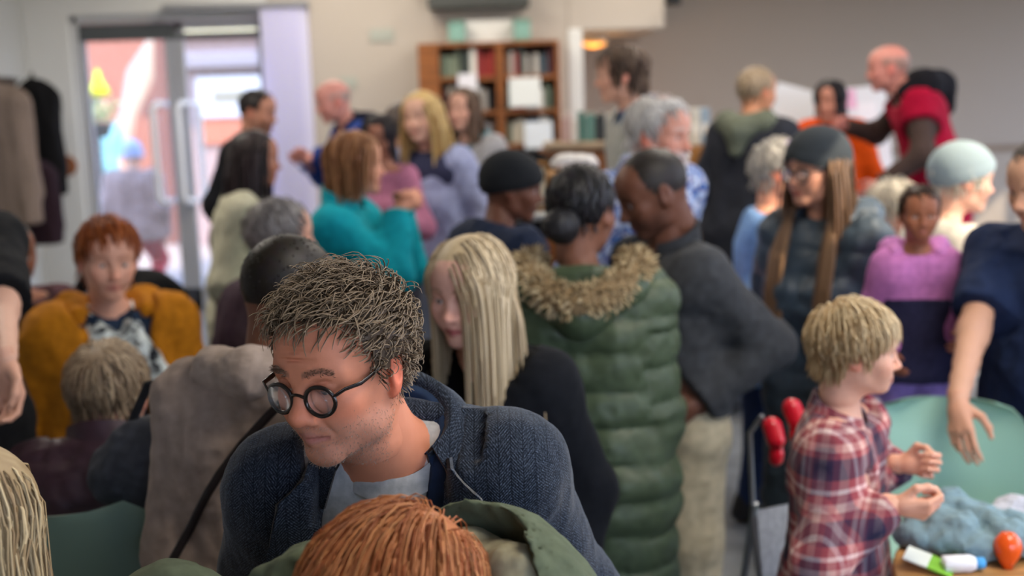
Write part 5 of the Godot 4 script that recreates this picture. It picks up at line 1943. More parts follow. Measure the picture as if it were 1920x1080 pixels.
func beanie(P: Dictionary, col: String, front := 0.1, called := "beanie", brim := 0.0) -> void:
	var b := Buf.new()
	var rows := []
	var cap_r := SKR + Vector3.ONE * 0.016
	for e in 15:
		var row := []
		for a in 33:
			var az := TAU * a / 32
			var low := lerpf(front, -0.55, clampf(absf(wrapf(az, -PI, PI)) / 2.2, 0.0, 1.0))
			var el := lerpf(PI / 2, asin(clampf(low, -0.95, 0.95)), pow(e / 14.0, 0.9))
			var d := Vector3(sin(az) * cos(el), sin(el), cos(az) * cos(el))
			var bulge := 1.0 + 0.02 * sin(e * 2.2) * float(e > 10) + (brim * 6.0 * maxf(0.0, (e - 11) / 3.0) if brim > 0 else 0.0)
			row.append(P.HT * (SKC + d * cap_r * bulge))
		rows.append(row)
	b.sheet(rows, 0.006)
	obj(b, called, mat(col, {"tex": "weave", "scale": 14.0, "rough": 0.9, "name": "knit"}), P.n)


func glasses(P: Dictionary, col := "1d1614", r := 0.0208, dy := -0.0115) -> void:
	var b := Buf.new()
	var lens := []
	for sd in [-1.0, 1.0]:
		var le := Buf.new()
		var p := PackedVector3Array()
		var c := Vector3(sd * 0.033, dy, 0.097)
		for k in 33:
			var a := TAU * k / 32
			p.append(c + Vector3(cos(a) * r * 1.05, sin(a) * r * 0.95, -absf(cos(a)) * 0.002 - sd * cos(a) * 0.003))
		b.tube(p, PackedFloat32Array([0.003]), 8, false)
		var q := PackedVector3Array([c + Vector3(sd * r * 1.02, 0.007, -0.004), Vector3(sd * 0.068, 0.004, 0.085), Vector3(sd * 0.0755, 0.004, 0.06), Vector3(sd * 0.08, 0.014, 0.005), Vector3(sd * 0.076, 0.02, -0.02)])
		b.tube(q, PackedFloat32Array([0.0034, 0.0034, 0.0036, 0.0034, 0.003]), 8, true, Color.WHITE, Vector3(1, 0, 0), 0.45)
		le.lathe(PackedVector2Array([Vector2(0.0001, 0.0008), Vector2(r, 0.0), Vector2(0.0001, -0.0008)]), 32, P.HT * Transform3D(Basis(Vector3(1, 0, 0), PI / 2), c), 1.03, 0.94)
		lens.append(le)
	b.tube(PackedVector3Array([Vector3(-0.0115, dy + 0.004, 0.0985), Vector3(-0.006, dy + 0.008, 0.1015), Vector3(0, dy + 0.009, 0.1025), Vector3(0.006, dy + 0.008, 0.1015), Vector3(0.0115, dy + 0.004, 0.0985)]), PackedFloat32Array([0.0022]), 8, true)
	var f := Buf.new()
	f.add(b, P.HT)
	var o := obj(f, "glasses", mat(col, {"rough": 0.2, "spec": 0.5}), P.n)
	for le in lens:
		obj(le, "lens", mat("ffffff", {"alpha": 0.05, "rough": 0.02, "name": "lens"}), o)


# ------------------------------------------------------------------ furniture and other things
func things() -> void:
	bookcases()
	coats()
	easels()
	chairs()
	table()
	low_furniture()
	pushchair()
	for e in [[716, 66, "pale grey notice plate high on the wall above the bald man", 0.19, 0.1], [652, 155, "small pale grey notice plate just behind the bald man's head", 0.15, 0.09]]:
		var p := onz(e[0], e[1], BACK)
		var o := tag(obj(Buf.new().box(Vector3(-e[3] / 2, -e[4] / 2, 0), Vector3(e[3] / 2, e[4] / 2, 0.012), 0.003), "notice_plate", mat("a9aca2", {"rough": 0.5})), e[2], "notice")
		o.position = p
	var q := onz(1113, 66, -10.2)
	var l := thing("alcove_lamp", "small warm ceiling lamp glowing in the alcove right of the white column", "lamp", Vector3(q.x, onz(1170, 56, BACK).y, -10.2))
	obj(Buf.new().lathe(PackedVector2Array([Vector2(0.001, 0.0), Vector2(0.11, 0.0), Vector2(0.12, -0.03), Vector2(0.11, -0.06)]), 24), "housing", mat("c9c4ba"), l)
	obj(Buf.new().lathe(PackedVector2Array([Vector2(0.105, -0.06), Vector2(0.1, -0.085), Vector2(0.06, -0.1), Vector2(0.001, -0.105)]), 24), "bulb", mat("ffb558", {"glow": 0.7, "name": "lamp glow"}), l)
	var a := OmniLight3D.new()
	a.name = "lamp"
	a.light_color = Color(1.0, 0.75, 0.45)
	a.light_energy = 0.1
	a.light_size = 0.08
	a.omni_range = 20.0
	a.omni_attenuation = 2.0
	a.shadow_enabled = true
	l.add_child(a, true)
	a.position = Vector3(0, -0.22, 0)
	var sp := thing("ceiling_spotlight", "small black spotlight hanging at the top edge of the alcove opening", "spotlight", onz(1262, -6, BACK + 0.3))
	obj(Buf.new().lathe(PackedVector2Array([Vector2(0.001, 0.09), Vector2(0.04, 0.085), Vector2(0.06, 0.0), Vector2(0.062, -0.06), Vector2(0.05, -0.06), Vector2(0.001, -0.03)]), 20), "housing", mat("151515", {"rough": 0.4}), sp)
	obj(Buf.new().tube(PackedVector3Array([Vector3(0, 0.08, 0), Vector3(0, 3.4 - sp.position.y, 0)]), PackedFloat32Array([0.012]), 8), "stem", mat("151515", {"rough": 0.4}), sp)


func bookcases() -> void:
	var z := BACK + 0.32
	var wood := mat("a5683a", {"tex": "wood", "scale": Vector3(1.2, 1.2, 1.2), "rough": 0.45, "name": "oak"})
	var xs := [onz(785, 150, z).x, onz(938, 150, z).x, onz(1050, 150, z).x]
	var top := onz(920, 78, z).y
	var pitch := 0.262
	var spines := ["6f7c6a", "3c4440", "d9d6cc", "8a3030", "a23a34", "5a2c2c", "cfc7b4", "2b2b2e", "b8b2a8", "7a5a48", "8f99a0", "e6e2d8", "44505a"]
	for u in 2:
		var x0: float = xs[u]
		var x1: float = xs[u + 1]
		var o := thing("bookcase", ["oak bookcase, the left one of the pair, with a broad side panel", "oak bookcase, the right one of the pair, beside the white column"][u], "bookcase", Vector3((x0 + x1) / 2, 0, BACK))
		var w := (x1 - x0) / 2
		var sw := 0.16 if u == 0 else 0.03
		obj(Buf.new().box(Vector3(-w, 0, 0.01), Vector3(-w + sw, top, 0.32), 0.004), "side_panel", wood, o)
		obj(Buf.new().box(Vector3(w - 0.03, 0, 0.01), Vector3(w, top, 0.32), 0.004), "side_panel", wood, o)
		obj(Buf.new().box(Vector3(-w + sw, 0.0, 0.005), Vector3(w - 0.03, top, 0.02)), "back_panel", mat("6b4022", {"tex": "wood", "scale": 1.2}), o)
		for k in 8:
			var y := top - 0.03 - pitch * k
			if y < 0.02:
				break
			obj(Buf.new().box(Vector3(-w + sw, y, 0.02), Vector3(w - 0.03, y + 0.03, 0.315), 0.003), "shelf", wood, o)
			if k == 0 or k > 4:
				continue
			# books stand on the shelf
			var xl := x0 + sw + 0.01
			var where: String = ["", "top", "second", "third", "fourth"][k]
			var side: String = ["left", "right"][u]
			while xl < x1 - 0.075:
				var th := R.randf_range(0.022, 0.045)
				var hh := R.randf_range(0.15, 0.215)
				var run := int(xl * 9.0 + k * 3 + u * 5)
				var col: String = spines[posmod(run * 5 + R.randi() % 3, spines.size())]
				if k == 1 and u == 0:
					col = ["6f7c6a", "79836f", "3c4440", "d9d6cc", "8a3030", "a23a34", "8a3030"][clampi(int((xl - x0 - sw) / (x1 - x0 - sw) * 7), 0, 6)]
				var dp := R.randf_range(0.15, 0.2)
				var zz := BACK + 0.28 - R.randf() * 0.03
				var bk := thing("book", "%s book on the %s shelf of the %s bookcase" % [shade_name(col), where, side], "book", Vector3(xl + th / 2, y + 0.0315, zz), 0.0, "books on the %s shelf of the %s bookcase" % [where, side])
				var b := Buf.new()
				b.box(Vector3(-th / 2, 0, -0.004), Vector3(th / 2, hh, 0), 0.001)
				b.box(Vector3(-th / 2, 0, -dp), Vector3(-th / 2 + 0.003, hh, -0.004))
				b.box(Vector3(th / 2 - 0.003, 0, -dp), Vector3(th / 2, hh, -0.004))
				obj(b, "cover", mat(col, {"rough": 0.6}), bk)
				obj(Buf.new().box(Vector3(-th / 2 + 0.003, 0.004, -dp + 0.004), Vector3(th / 2 - 0.003, hh - 0.004, -0.004)), "pages", mat("e8e2d2", {"rough": 0.9}), bk)
				xl += th + 0.005
	# face-out books
	for e in [[878, 172, 34, 56, "d8d6dc", "white face-out book leaning on the left bookcase behind the woman in pale grey"], [985, 177, 56, 52, "d6d9d6", "white face-out book on the second shelf of the right bookcase"], [1010, 257, 50, 48, "cdd3da", "pale face-out book on the lowest visible shelf of the right bookcase"]]:
		var p := onz(e[0], e[1] + e[3] / 2, z + 0.03) + Vector3(0, 0.012, 0.02)
		var s := 9.4 / F
		var o := thing("display_book", e[5], "book", p)
		o.rotation.x = -0.12
		obj(Buf.new().box(Vector3(-e[2] * s / 2, 0, -0.012), Vector3(e[2] * s / 2, e[3] * s, 0.008), 0.002), "cover", mat(e[4], {"rough": 0.4}), o)
		obj(Buf.new().box(Vector3(-e[2] * s / 2 + 0.003, 0.003, -0.01), Vector3(e[2] * s / 2 + 0.0015, e[3] * s - 0.003, 0.006)), "pages", mat("efe9da"), o)
	# on top
	for e in [[856, 40, "mint green box on top of the left bookcase"], [978, 40, "mint green box on top of the right bookcase"]]:
		var p := onz(e[0], e[1], z - 0.12)
		var b := Buf.new()
		b.box(Vector3(-0.065, 0, -0.065), Vector3(0.065, 0.15, 0.065), 0.012)
		var o := thing("storage_box", e[2], "box", Vector3(p.x, top, p.z))
		obj(b, "box", mat("83ab9e", {"rough": 0.5}), o)
		obj(Buf.new().box(Vector3(-0.07, 0.15, -0.07), Vector3(0.07, 0.165, 0.07), 0.006), "lid", mat("7aa192", {"rough": 0.5}), o)
	var pc := onz(918, 75, z - 0.2)
	var card := thing("framed_sign", "low blank white sign board standing on the bookcases between the mint boxes", "sign", Vector3(pc.x, top, pc.z))
	obj(Buf.new().box(Vector3(-0.19, 0, -0.01), Vector3(0.19, 0.17, 0.01), 0.004), "panel", mat("d9d8d3", {"rough": 0.7}), card)
	var g0 := onz(805, 12, BACK)
	var g1 := onz(992, 12, BACK)
	var sh := thing("wall_shelf", "long dark shelf high on the wall above the bookcases", "shelf", Vector3((g0.x + g1.x) / 2, g0.y, BACK))
	var hw := (g1.x - g0.x) / 2
	obj(Buf.new().box(Vector3(-hw, -0.03, 0), Vector3(hw, 0.06, 0.2), 0.006), "board", mat("4a4c49", {"rough": 0.6}), sh)
	for sd in [-1.0, 1.0]:
		var lf := Buf.new()
		var n := 160 if sd < 0 else 110
		for k in n:
			var e := Vector3(sd * (hw - 0.1) + R.randfn() * 0.09, 0.12 + absf(R.randfn()) * 0.05, 0.14 + R.randfn() * 0.05)
			var d := Vector3(R.randfn(), R.randfn() - 0.3, R.randfn()).normalized() * 0.07
			var w := d.cross(Vector3(0.2, 1, 0.4)).normalized() * 0.02
			lf.quad(e, e + d * 0.5 + w, e + d, e + d * 0.5 - w)
		var pl := thing("trailing_plant", ["dark green trailing plant at the left end of the wall shelf", "dark green trailing plant at the right end of the wall shelf"][0 if sd < 0 else 1], "plant", sh.position + Vector3(0, 0.062, 0))
		obj(Buf.new().lathe(PackedVector2Array([Vector2(0.001, 0), Vector2(0.05, 0), Vector2(0.065, 0.09), Vector2(0.055, 0.09), Vector2(0.001, 0.06)]), 16, Transform3D(Basis(), Vector3(sd * (hw - 0.1), 0, 0.12))), "pot", mat("33352f"), pl)
		obj(lf, "foliage", mat("27331f", {"rough": 0.6}), pl).set_meta("kind", "stuff")


func shade_name(c: String) -> String:
	var names := {"6f7c6a": "sage green", "79836f": "grey green", "3c4440": "dark green", "d9d6cc": "off white", "8a3030": "dark red", "a23a34": "brick red", "5a2c2c": "maroon", "cfc7b4": "cream", "2b2b2e": "black", "b8b2a8": "stone grey", "7a5a48": "brown", "8f99a0": "blue grey", "e6e2d8": "white", "44505a": "slate blue"}
	return names.get(c, "plain")


func coats() -> void:
	var p := onz(40, 170, -8.6)
	var x := onz(58, 200, BACK).x
	var rl := thing("coat_rail", "dark coat rail on the left wall with coats hanging from it", "coat rail", Vector3(x, p.y + 0.06, -8.4))
	obj(Buf.new().box(Vector3(0, -0.05, -0.8), Vector3(0.025, 0.05, 0.8), 0.005), "board", mat("4d4038", {"tex": "wood", "scale": 2.0}), rl)
	for k in 6:
		obj(Buf.new().tube(PackedVector3Array([Vector3(0.02, 0.02, -0.65 + k * 0.26), Vector3(0.09, 0.0, -0.65 + k * 0.26), Vector3(0.11, 0.04, -0.65 + k * 0.26)]), PackedFloat32Array([0.008]), 6), "hook", mat("2b2b2b", {"metal": 0.6}), rl)
	hung("brown grey wool coat hanging nearest on the left wall rail", "85756b", Vector3(x + 0.25, p.y + 0.02, -8.35), 0.98, 0.14, PI / 2)
	hung("black coat hanging behind the brown grey one on the left wall", "121214", Vector3(x + 0.3, p.y + 0.05, -8.85), 0.85, 0.1, PI / 2)
	hung("dark plum coat hanging lowest between the other coats on the left wall", "2c1c24", Vector3(x + 0.3, p.y - 0.52, -8.62), 0.62, 0.12, PI / 2)
	# black coat over a chair behind the woman in mustard
	var q := W(352, 600, 4.7)
	var ch := chair("black_chair", "chair hidden under a black coat behind the mustard coat", "chair", Vector3(q.x, 0, q.z), 2.6, "26262a")
	ch.scale = Vector3.ONE * 1.14
	var g := Grid.new(Vector3(-0.35, 0.25, -0.45), Vector3(0.35, 1.05, 0.1), 0.02)
	g.cap(Vector3(-0.12, 0.85, -0.24), Vector3(0.12, 0.87, -0.24), 0.075, 0.075, 0.05)
	g.cap(Vector3(-0.14, 0.82, -0.25), Vector3(-0.17, 0.4, -0.28), 0.075, 0.09, 0.08)
	g.cap(Vector3(0.14, 0.82, -0.25), Vector3(0.17, 0.4, -0.28), 0.075, 0.09, 0.08)
	g.cap(Vector3(0, 0.82, -0.27), Vector3(0, 0.4, -0.3), 0.08, 0.09, 0.08)
	g.mod(func(p, d): return d + 0.015 * NZ.get_noise_3dv(p * 9), 0.05)
	var o := tag(obj(g.mesh(Buf.new()), "black_coat", cloth_mat("0d0d10")), "black coat draped over a chair back behind the woman in mustard", "coat")
	o.transform = ch.transform.translated_local(Vector3(0, 0.06, 0))


func hung(label: String, col: String, at: Vector3, l: float, w: float, turn := 0.0) -> void:
	var g := Grid.new(Vector3(-0.3, -l - 0.1, -0.4), Vector3(0.3, 0.15, 0.4), 0.022)
	g.cap(Vector3(0, -0.02, 0), Vector3(0, -0.1, -w), 0.05, 0.06, 0.05)
	g.cap(Vector3(0, -0.02, 0), Vector3(0, -0.1, w), 0.05, 0.06, 0.05)
	g.cap(Vector3(0, -0.1, -w * 0.7), Vector3(0, -l, -w * 0.9), 0.09, 0.09, 0.08)
	g.cap(Vector3(0, -0.1, w * 0.7), Vector3(0, -l, w * 0.9), 0.09, 0.09, 0.08)
	g.cap(Vector3(0, -0.1, 0), Vector3(0.02, -l, 0), 0.09, 0.1, 0.08)
	g.cap(Vector3(0.03, -0.12, w), Vector3(0.06, -l * 0.75, w * 1.15), 0.06, 0.055, 0.03)
	g.cap(Vector3(0.03, -0.12, -w), Vector3(0.06, -l * 0.75, -w * 1.15), 0.06, 0.055, 0.03)
	var low := -l + 0.02
	g.mod(func(p, d): return maxf(d + 0.02 * NZ.get_noise_3d(p.x * 9 + at.z * 5, p.y * 2.5, p.z * 9), low - p.y), 0.08)
	var o := thing("hanging_coat", label, "coat", at, turn)
	obj(g.mesh(Buf.new()), "coat", cloth_mat(col), o)
	obj(Buf.new().tube(PackedVector3Array([Vector3(0, 0.03, 0), Vector3(-0.02, 0.09, 0), Vector3(-0.05, 0.05, 0)]), PackedFloat32Array([0.006]), 6), "loop", cloth_mat(col), o)


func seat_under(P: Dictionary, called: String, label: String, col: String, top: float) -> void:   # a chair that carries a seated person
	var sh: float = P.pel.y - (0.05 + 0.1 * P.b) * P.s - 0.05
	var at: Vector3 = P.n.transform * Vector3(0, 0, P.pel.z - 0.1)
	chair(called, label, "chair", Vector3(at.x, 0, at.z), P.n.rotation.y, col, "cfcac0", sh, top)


func chair(called: String, label: String, cat: String, at: Vector3, yaw: float, col: String, legs := "cfcac0", sh := 0.44, top := 0.85) -> Node3D:
	var o := thing(called, label, cat, at, yaw)
	var rows := []
	var pr := [Vector2(0.225, 0.425), Vector2(0.21, 0.448), Vector2(0.1, 0.445), Vector2(0.0, 0.435), Vector2(-0.1, 0.438), Vector2(-0.17, 0.462), Vector2(-0.205, 0.52), Vector2(-0.225, 0.6), Vector2(-0.243, 0.69), Vector2(-0.26, 0.77), Vector2(-0.268, 0.815), Vector2(-0.272, 0.838), Vector2(-0.274, 0.85)]
	var wd := [0.17, 0.21, 0.225, 0.23, 0.235, 0.235, 0.23, 0.222, 0.212, 0.196, 0.175, 0.15, 0.11]
	for k in pr.size():
		var row := []
		for a in 21:
			var u := a / 10.0 - 1.0
			var back := clampf((k - 4) / 4.0, 0.0, 1.0)
			var e := u * u
			var y: float = pr[k].y + e * 0.03 * (1.0 - back)
			y = y - 0.44 + sh if y < 0.44 else sh + (y - 0.44) * (top - sh) / 0.41
			row.append(Vector3(u * wd[k], y, pr[k].x + e * 0.055 * back))
		rows.append(row)
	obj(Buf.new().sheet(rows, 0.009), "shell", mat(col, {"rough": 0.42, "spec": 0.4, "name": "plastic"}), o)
	obj(Buf.new().box(Vector3(-0.14, sh - 0.035, -0.13), Vector3(0.14, sh - 0.02, 0.13), 0.005), "seat_frame", mat("55585a", {"metal": 0.6, "rough": 0.4}), o)
	for sx in [-1.0, 1.0]:
		for sz in [-1.0, 1.0]:
			obj(Buf.new().tube(PackedVector3Array([Vector3(sx * 0.13, sh - 0.025, sz * 0.12), Vector3(sx * 0.22, 0.0, sz * 0.21)]), PackedFloat32Array([0.017, 0.012]), 10), "leg", mat(legs, {"rough": 0.5}), o)
	return o


func chairs() -> void:
	var p := W(1796, 800, 2.9)
	var o := chair("mint_chair", "mint green moulded chair under the hand of the person in navy", "chair", Vector3(p.x, 0, p.z), -0.25, "9ac4b1")
	o.scale = Vector3.ONE * 1.06
	p = W(784, 672, 3.55)
	o = chair("mint_chair", "mint green chair back glimpsed between the two heads at the centre", "chair", Vector3(p.x, 0, p.z), 0.3, "a5d3bd")
	# grey handbag beside the person in plum
	var g := Grid.new(Vector3(-0.2, -0.17, -0.15), Vector3(0.2, 0.2, 0.15), 0.012)
	g.ell(Vector3(0, 0, 0), Vector3(0.13, 0.1, 0.07), 0.03)
	g.cap(Vector3(-0.09, -0.05, 0), Vector3(0.09, -0.05, 0), 0.065, 0.06, 0.05)
	g.mod(func(q, d): return d + 0.012 * NZ.get_noise_3dv(q * 14), 0.05)
	var bag := thing("grey_bag", "soft dark grey bag held against the side of the plum jacket", "bag", W(318, 866, 2.4))
	bag.rotation.z = -0.25
	obj(g.mesh(Buf.new()), "pouch", cloth_mat("4f5157"), bag)
	obj(Buf.new().tube(PackedVector3Array([Vector3(-0.09, 0.06, 0), Vector3(-0.07, 0.15, 0), Vector3(0.0, 0.18, 0), Vector3(0.07, 0.15, 0), Vector3(0.09, 0.06, 0)]), PackedFloat32Array([0.01]), 8), "handle", cloth_mat("2b2c30"), bag)


func table() -> void:
	var c := W(1905, 1090, 2.36)
	var t := thing("round_table", "round light wood table in the bottom right corner", "table", Vector3(c.x + 0.21, 0, c.z))
	var th := 0.74
	obj(Buf.new().lathe(PackedVector2Array([Vector2(0.001, th), Vector2(0.43, th), Vector2(0.436, th - 0.006), Vector2(0.436, th - 0.022), Vector2(0.43, th - 0.028), Vector2(0.001, th - 0.028)]), 64), "tabletop", mat("d7a56a", {"tex": "wood", "scale": 1.6, "rough": 0.4, "name": "beech"}), t)
	obj(Buf.new().lathe(PackedVector2Array([Vector2(0.035, th - 0.03), Vector2(0.035, 0.05), Vector2(0.2, 0.03), Vector2(0.22, 0.0), Vector2(0.001, 0.0)]), 24), "pedestal", mat("8b8d90", {"metal": 0.5}), t)
	# crumpled blue grey hoodie
	var at := on_table(1826, 1026, th)
	var g := Grid.new(Vector3(-0.2, 0, -0.17), Vector3(0.22, 0.14, 0.17), 0.007)
	for e in [[-0.14, 0.02, -0.03, -0.02, 0.07, -0.08], [-0.02, 0.07, -0.08, 0.1, 0.03, -0.02], [0.1, 0.03, -0.02, 0.13, 0.03, 0.09], [-0.13, 0.03, 0.0, -0.03, 0.03, 0.07], [-0.03, 0.03, 0.07, 0.08, 0.04, 0.06], [-0.1, 0.06, -0.06, -0.04, 0.06, 0.03], [0.0, 0.06, -0.04, 0.05, 0.05, 0.07]]:
		g.cap(Vector3(e[0], e[1], e[2]), Vector3(e[3], e[4], e[5]), 0.03, 0.034, 0.02)
	g.mod(func(p, d): return maxf(d + 0.012 * NZ.get_noise_3dv(p * 17), 0.002 - p.y), 0.04)
	var o := thing("folded_hoodie", "crumpled blue grey knitted top lying on the round table", "clothing", at)
	obj(g.mesh(Buf.new()), "cloth", knit_mat("8fabb3"), o)
	at = on_table(1906, 986, th)
	g = Grid.new(Vector3(-0.12, 0, -0.08), Vector3(0.16, 0.08, 0.08), 0.007)
	g.cap(Vector3(-0.08, 0.02, 0.02), Vector3(0.0, 0.035, -0.02), 0.025, 0.03, 0.02)
	g.cap(Vector3(0.0, 0.035, -0.02), Vector3(0.1, 0.025, 0.0), 0.03, 0.03, 0.02)
	g.cap(Vector3(-0.02, 0.02, 0.04), Vector3(0.1, 0.025, 0.03), 0.02, 0.025, 0.02)
	g.mod(func(p, d): return maxf(d + 0.01 * NZ.get_noise_3dv(p * 20), 0.002 - p.y), 0.04)
	o = thing("white_cloth", "crumpled grey white cloth on the far side of the round table", "cloth", at)
	obj(g.mesh(Buf.new()), "cloth", cloth_mat("d3d3da"), o)
	o = thing("orange_egg", "glossy orange egg-shaped toy at the front of the round table", "toy", on_table(1888, 1064, th))
	obj(Buf.new().lathe(PackedVector2Array([Vector2(0.001, 0.078), Vector2(0.014, 0.075), Vector2(0.025, 0.062), Vector2(0.029, 0.046), Vector2(0.025, 0.028), Vector2(0.016, 0.012), Vector2(0.011, 0.004), Vector2(0.012, 0), Vector2(0.001, 0)]), 28), "shell", mat("ef5a14", {"rough": 0.25, "coat": 0.5}), o)
	obj(Buf.new().tube(PackedVector3Array([Vector3(0.0165, 0.012, 0), Vector3(0, 0.012, 0.0165), Vector3(-0.0165, 0.012, 0), Vector3(0, 0.012, -0.0165), Vector3(0.0165, 0.012, 0)]), PackedFloat32Array([0.0018]), 6, false), "seam", mat("c2430c"), o)
	for e in [[1832, 989, "2fb54a", 0.022, "round bright green toy lid on the table behind the hoodie"], [1806, 984, "d6e02a", 0.014, "round lime yellow toy lid on the table beside the green one"]]:
		o = thing("toy_lid", e[4], "toy", on_table(e[0], e[1], th))
		obj(Buf.new().lathe(PackedVector2Array([Vector2(0.001, 0.018), Vector2(e[3] * 0.8, 0.018), Vector2(e[3], 0.012), Vector2(e[3], 0.0), Vector2(0.001, 0)]), 20), "lid", mat(e[2], {"rough": 0.35}), o)
		obj(Buf.new().lathe(PackedVector2Array([Vector2(0.001, 0.024), Vector2(e[3] * 0.4, 0.022), Vector2(e[3] * 0.45, 0.018)]), 16), "knob", mat(e[2], {"rough": 0.35}), o)
	for e in [[1868, 966, "4cb86e", "pale green paper strip on the far table edge"], [1916, 962, "18a85a", "deep green paper strip at the right end of the far table edge"]]:
		o = thing("paper_strip", e[3], "paper", on_table(e[0], e[1], th))
		obj(Buf.new().box(Vector3(-0.025, 0, -0.014), Vector3(0.025, 0.012, 0.014), 0.002), "strip", mat(e[2], {"rough": 0.6}), o)
	o = thing("leaflet", "white and lime green folded leaflet at the front edge of the table", "leaflet", on_table(1742, 1066, th), -0.5)
	obj(Buf.new().box(Vector3(-0.05, 0, -0.035), Vector3(0.0, 0.004, 0.035), 0.0, Transform3D(Basis(Vector3(0, 0, 1), -0.25), Vector3(0, 0.014, 0))), "page", mat("e9f1e6"), o)
	obj(Buf.new().box(Vector3(0.0, 0, -0.035), Vector3(0.05, 0.004, 0.035), 0.0, Transform3D(Basis(Vector3(0, 0, 1), -0.28), Vector3(0, 0.014, 0))), "page", mat("86c440"), o, "lime green page")
	o = thing("small_bottle", "small white bottle with blue cap lying by the leaflet", "bottle", on_table(1800, 1072, th))
	obj(Buf.new().lathe(PackedVector2Array([Vector2(0.001, 0.03), Vector2(0.014, 0.03), Vector2(0.018, 0.02), Vector2(0.018, -0.035), Vector2(0.001, -0.036)]), 18, Transform3D(Basis(Vector3(0, 0, 1), -PI / 2), Vector3(0, 0.018, 0))), "bottle", mat("eceef2", {"rough": 0.3}), o)
	obj(Buf.new().lathe(PackedVector2Array([Vector2(0.001, 0.05), Vector2(0.012, 0.049), Vector2(0.013, 0.03), Vector2(0.001, 0.03)]), 18, Transform3D(Basis(Vector3(0, 0, 1), -PI / 2), Vector3(0, 0.018, 0))), "cap", mat("4aa3e0", {"rough": 0.3}), o)


func on_table(px: float, py: float, y: float) -> Vector3:
	var d := W(px, py, 1.0) - CP
	return CP + d * ((y - CP.y) / d.y)


func easels() -> void:
	for e in [[1512, 165, 1486, 265, 7.6, 0.55, "white easel board leaning at the left of the person in orange", -0.3], [1618, 160, 1622, 300, 7.25, 0.42, "white flip chart with pink and green notes right of the person in orange", 0.05]]:
		var p0 := W(e[0], e[1], e[4])
		var p1 := W(e[2], e[3], e[4] - 0.25)
		var o := thing("easel", e[6], "easel", Vector3((p0.x + p1.x) / 2, 0, p0.z), e[7] * 0.5)
		var w: float = e[5] / 2
		var hi := p0.y
		var lo := minf(p1.y, hi - 0.55)
		var tr := Transform3D(Basis(Vector3(1, 0, 0), -0.2) * Basis(Vector3(0, 0, 1), e[7]), Vector3(0, lo, 0.1))
		obj(Buf.new().box(Vector3(-w, 0, -0.012), Vector3(w, hi - lo, 0.0), 0.004, tr), "board", mat("e3e6ea", {"rough": 0.4}), o)
		obj(Buf.new().box(Vector3(-w, -0.03, -0.015), Vector3(w, 0.0, 0.05), 0.004, tr), "ledge", mat("c9c4b8"), o)
		for q in [Vector3(-w * 0.8, 0, 0.3), Vector3(w * 0.8, 0, 0.3), Vector3(0, 0, -0.45)]:
			obj(Buf.new().tube(PackedVector3Array([Vector3(q.x * 0.5, hi - 0.05, -0.04 if q.z > 0 else -0.06), q]), PackedFloat32Array([0.016]), 8), "leg", mat("b98a58", {"tex": "wood", "scale": 2.0}), o)
		if e[7] > 0:
			for k in [[-0.04, 0.42, "e9b6d2", "pink note"], [-0.02, 0.22, "d5e3b4", "pale green note"], [0.08, 0.33, "f0f0f4", "white note"]]:
				obj(Buf.new().box(Vector3(k[0] - 0.06, k[1], 0.0), Vector3(k[0] + 0.06, k[1] + 0.12, 0.003), 0.0, tr), "note", mat(k[2]), o, k[3])
			obj(Buf.new().box(Vector3(-0.13, -0.36, 0.02), Vector3(0.13, -0.02, 0.028), 0.002, tr), "poster", mat("d9ab98"), o, "peach poster hung below the ledge")


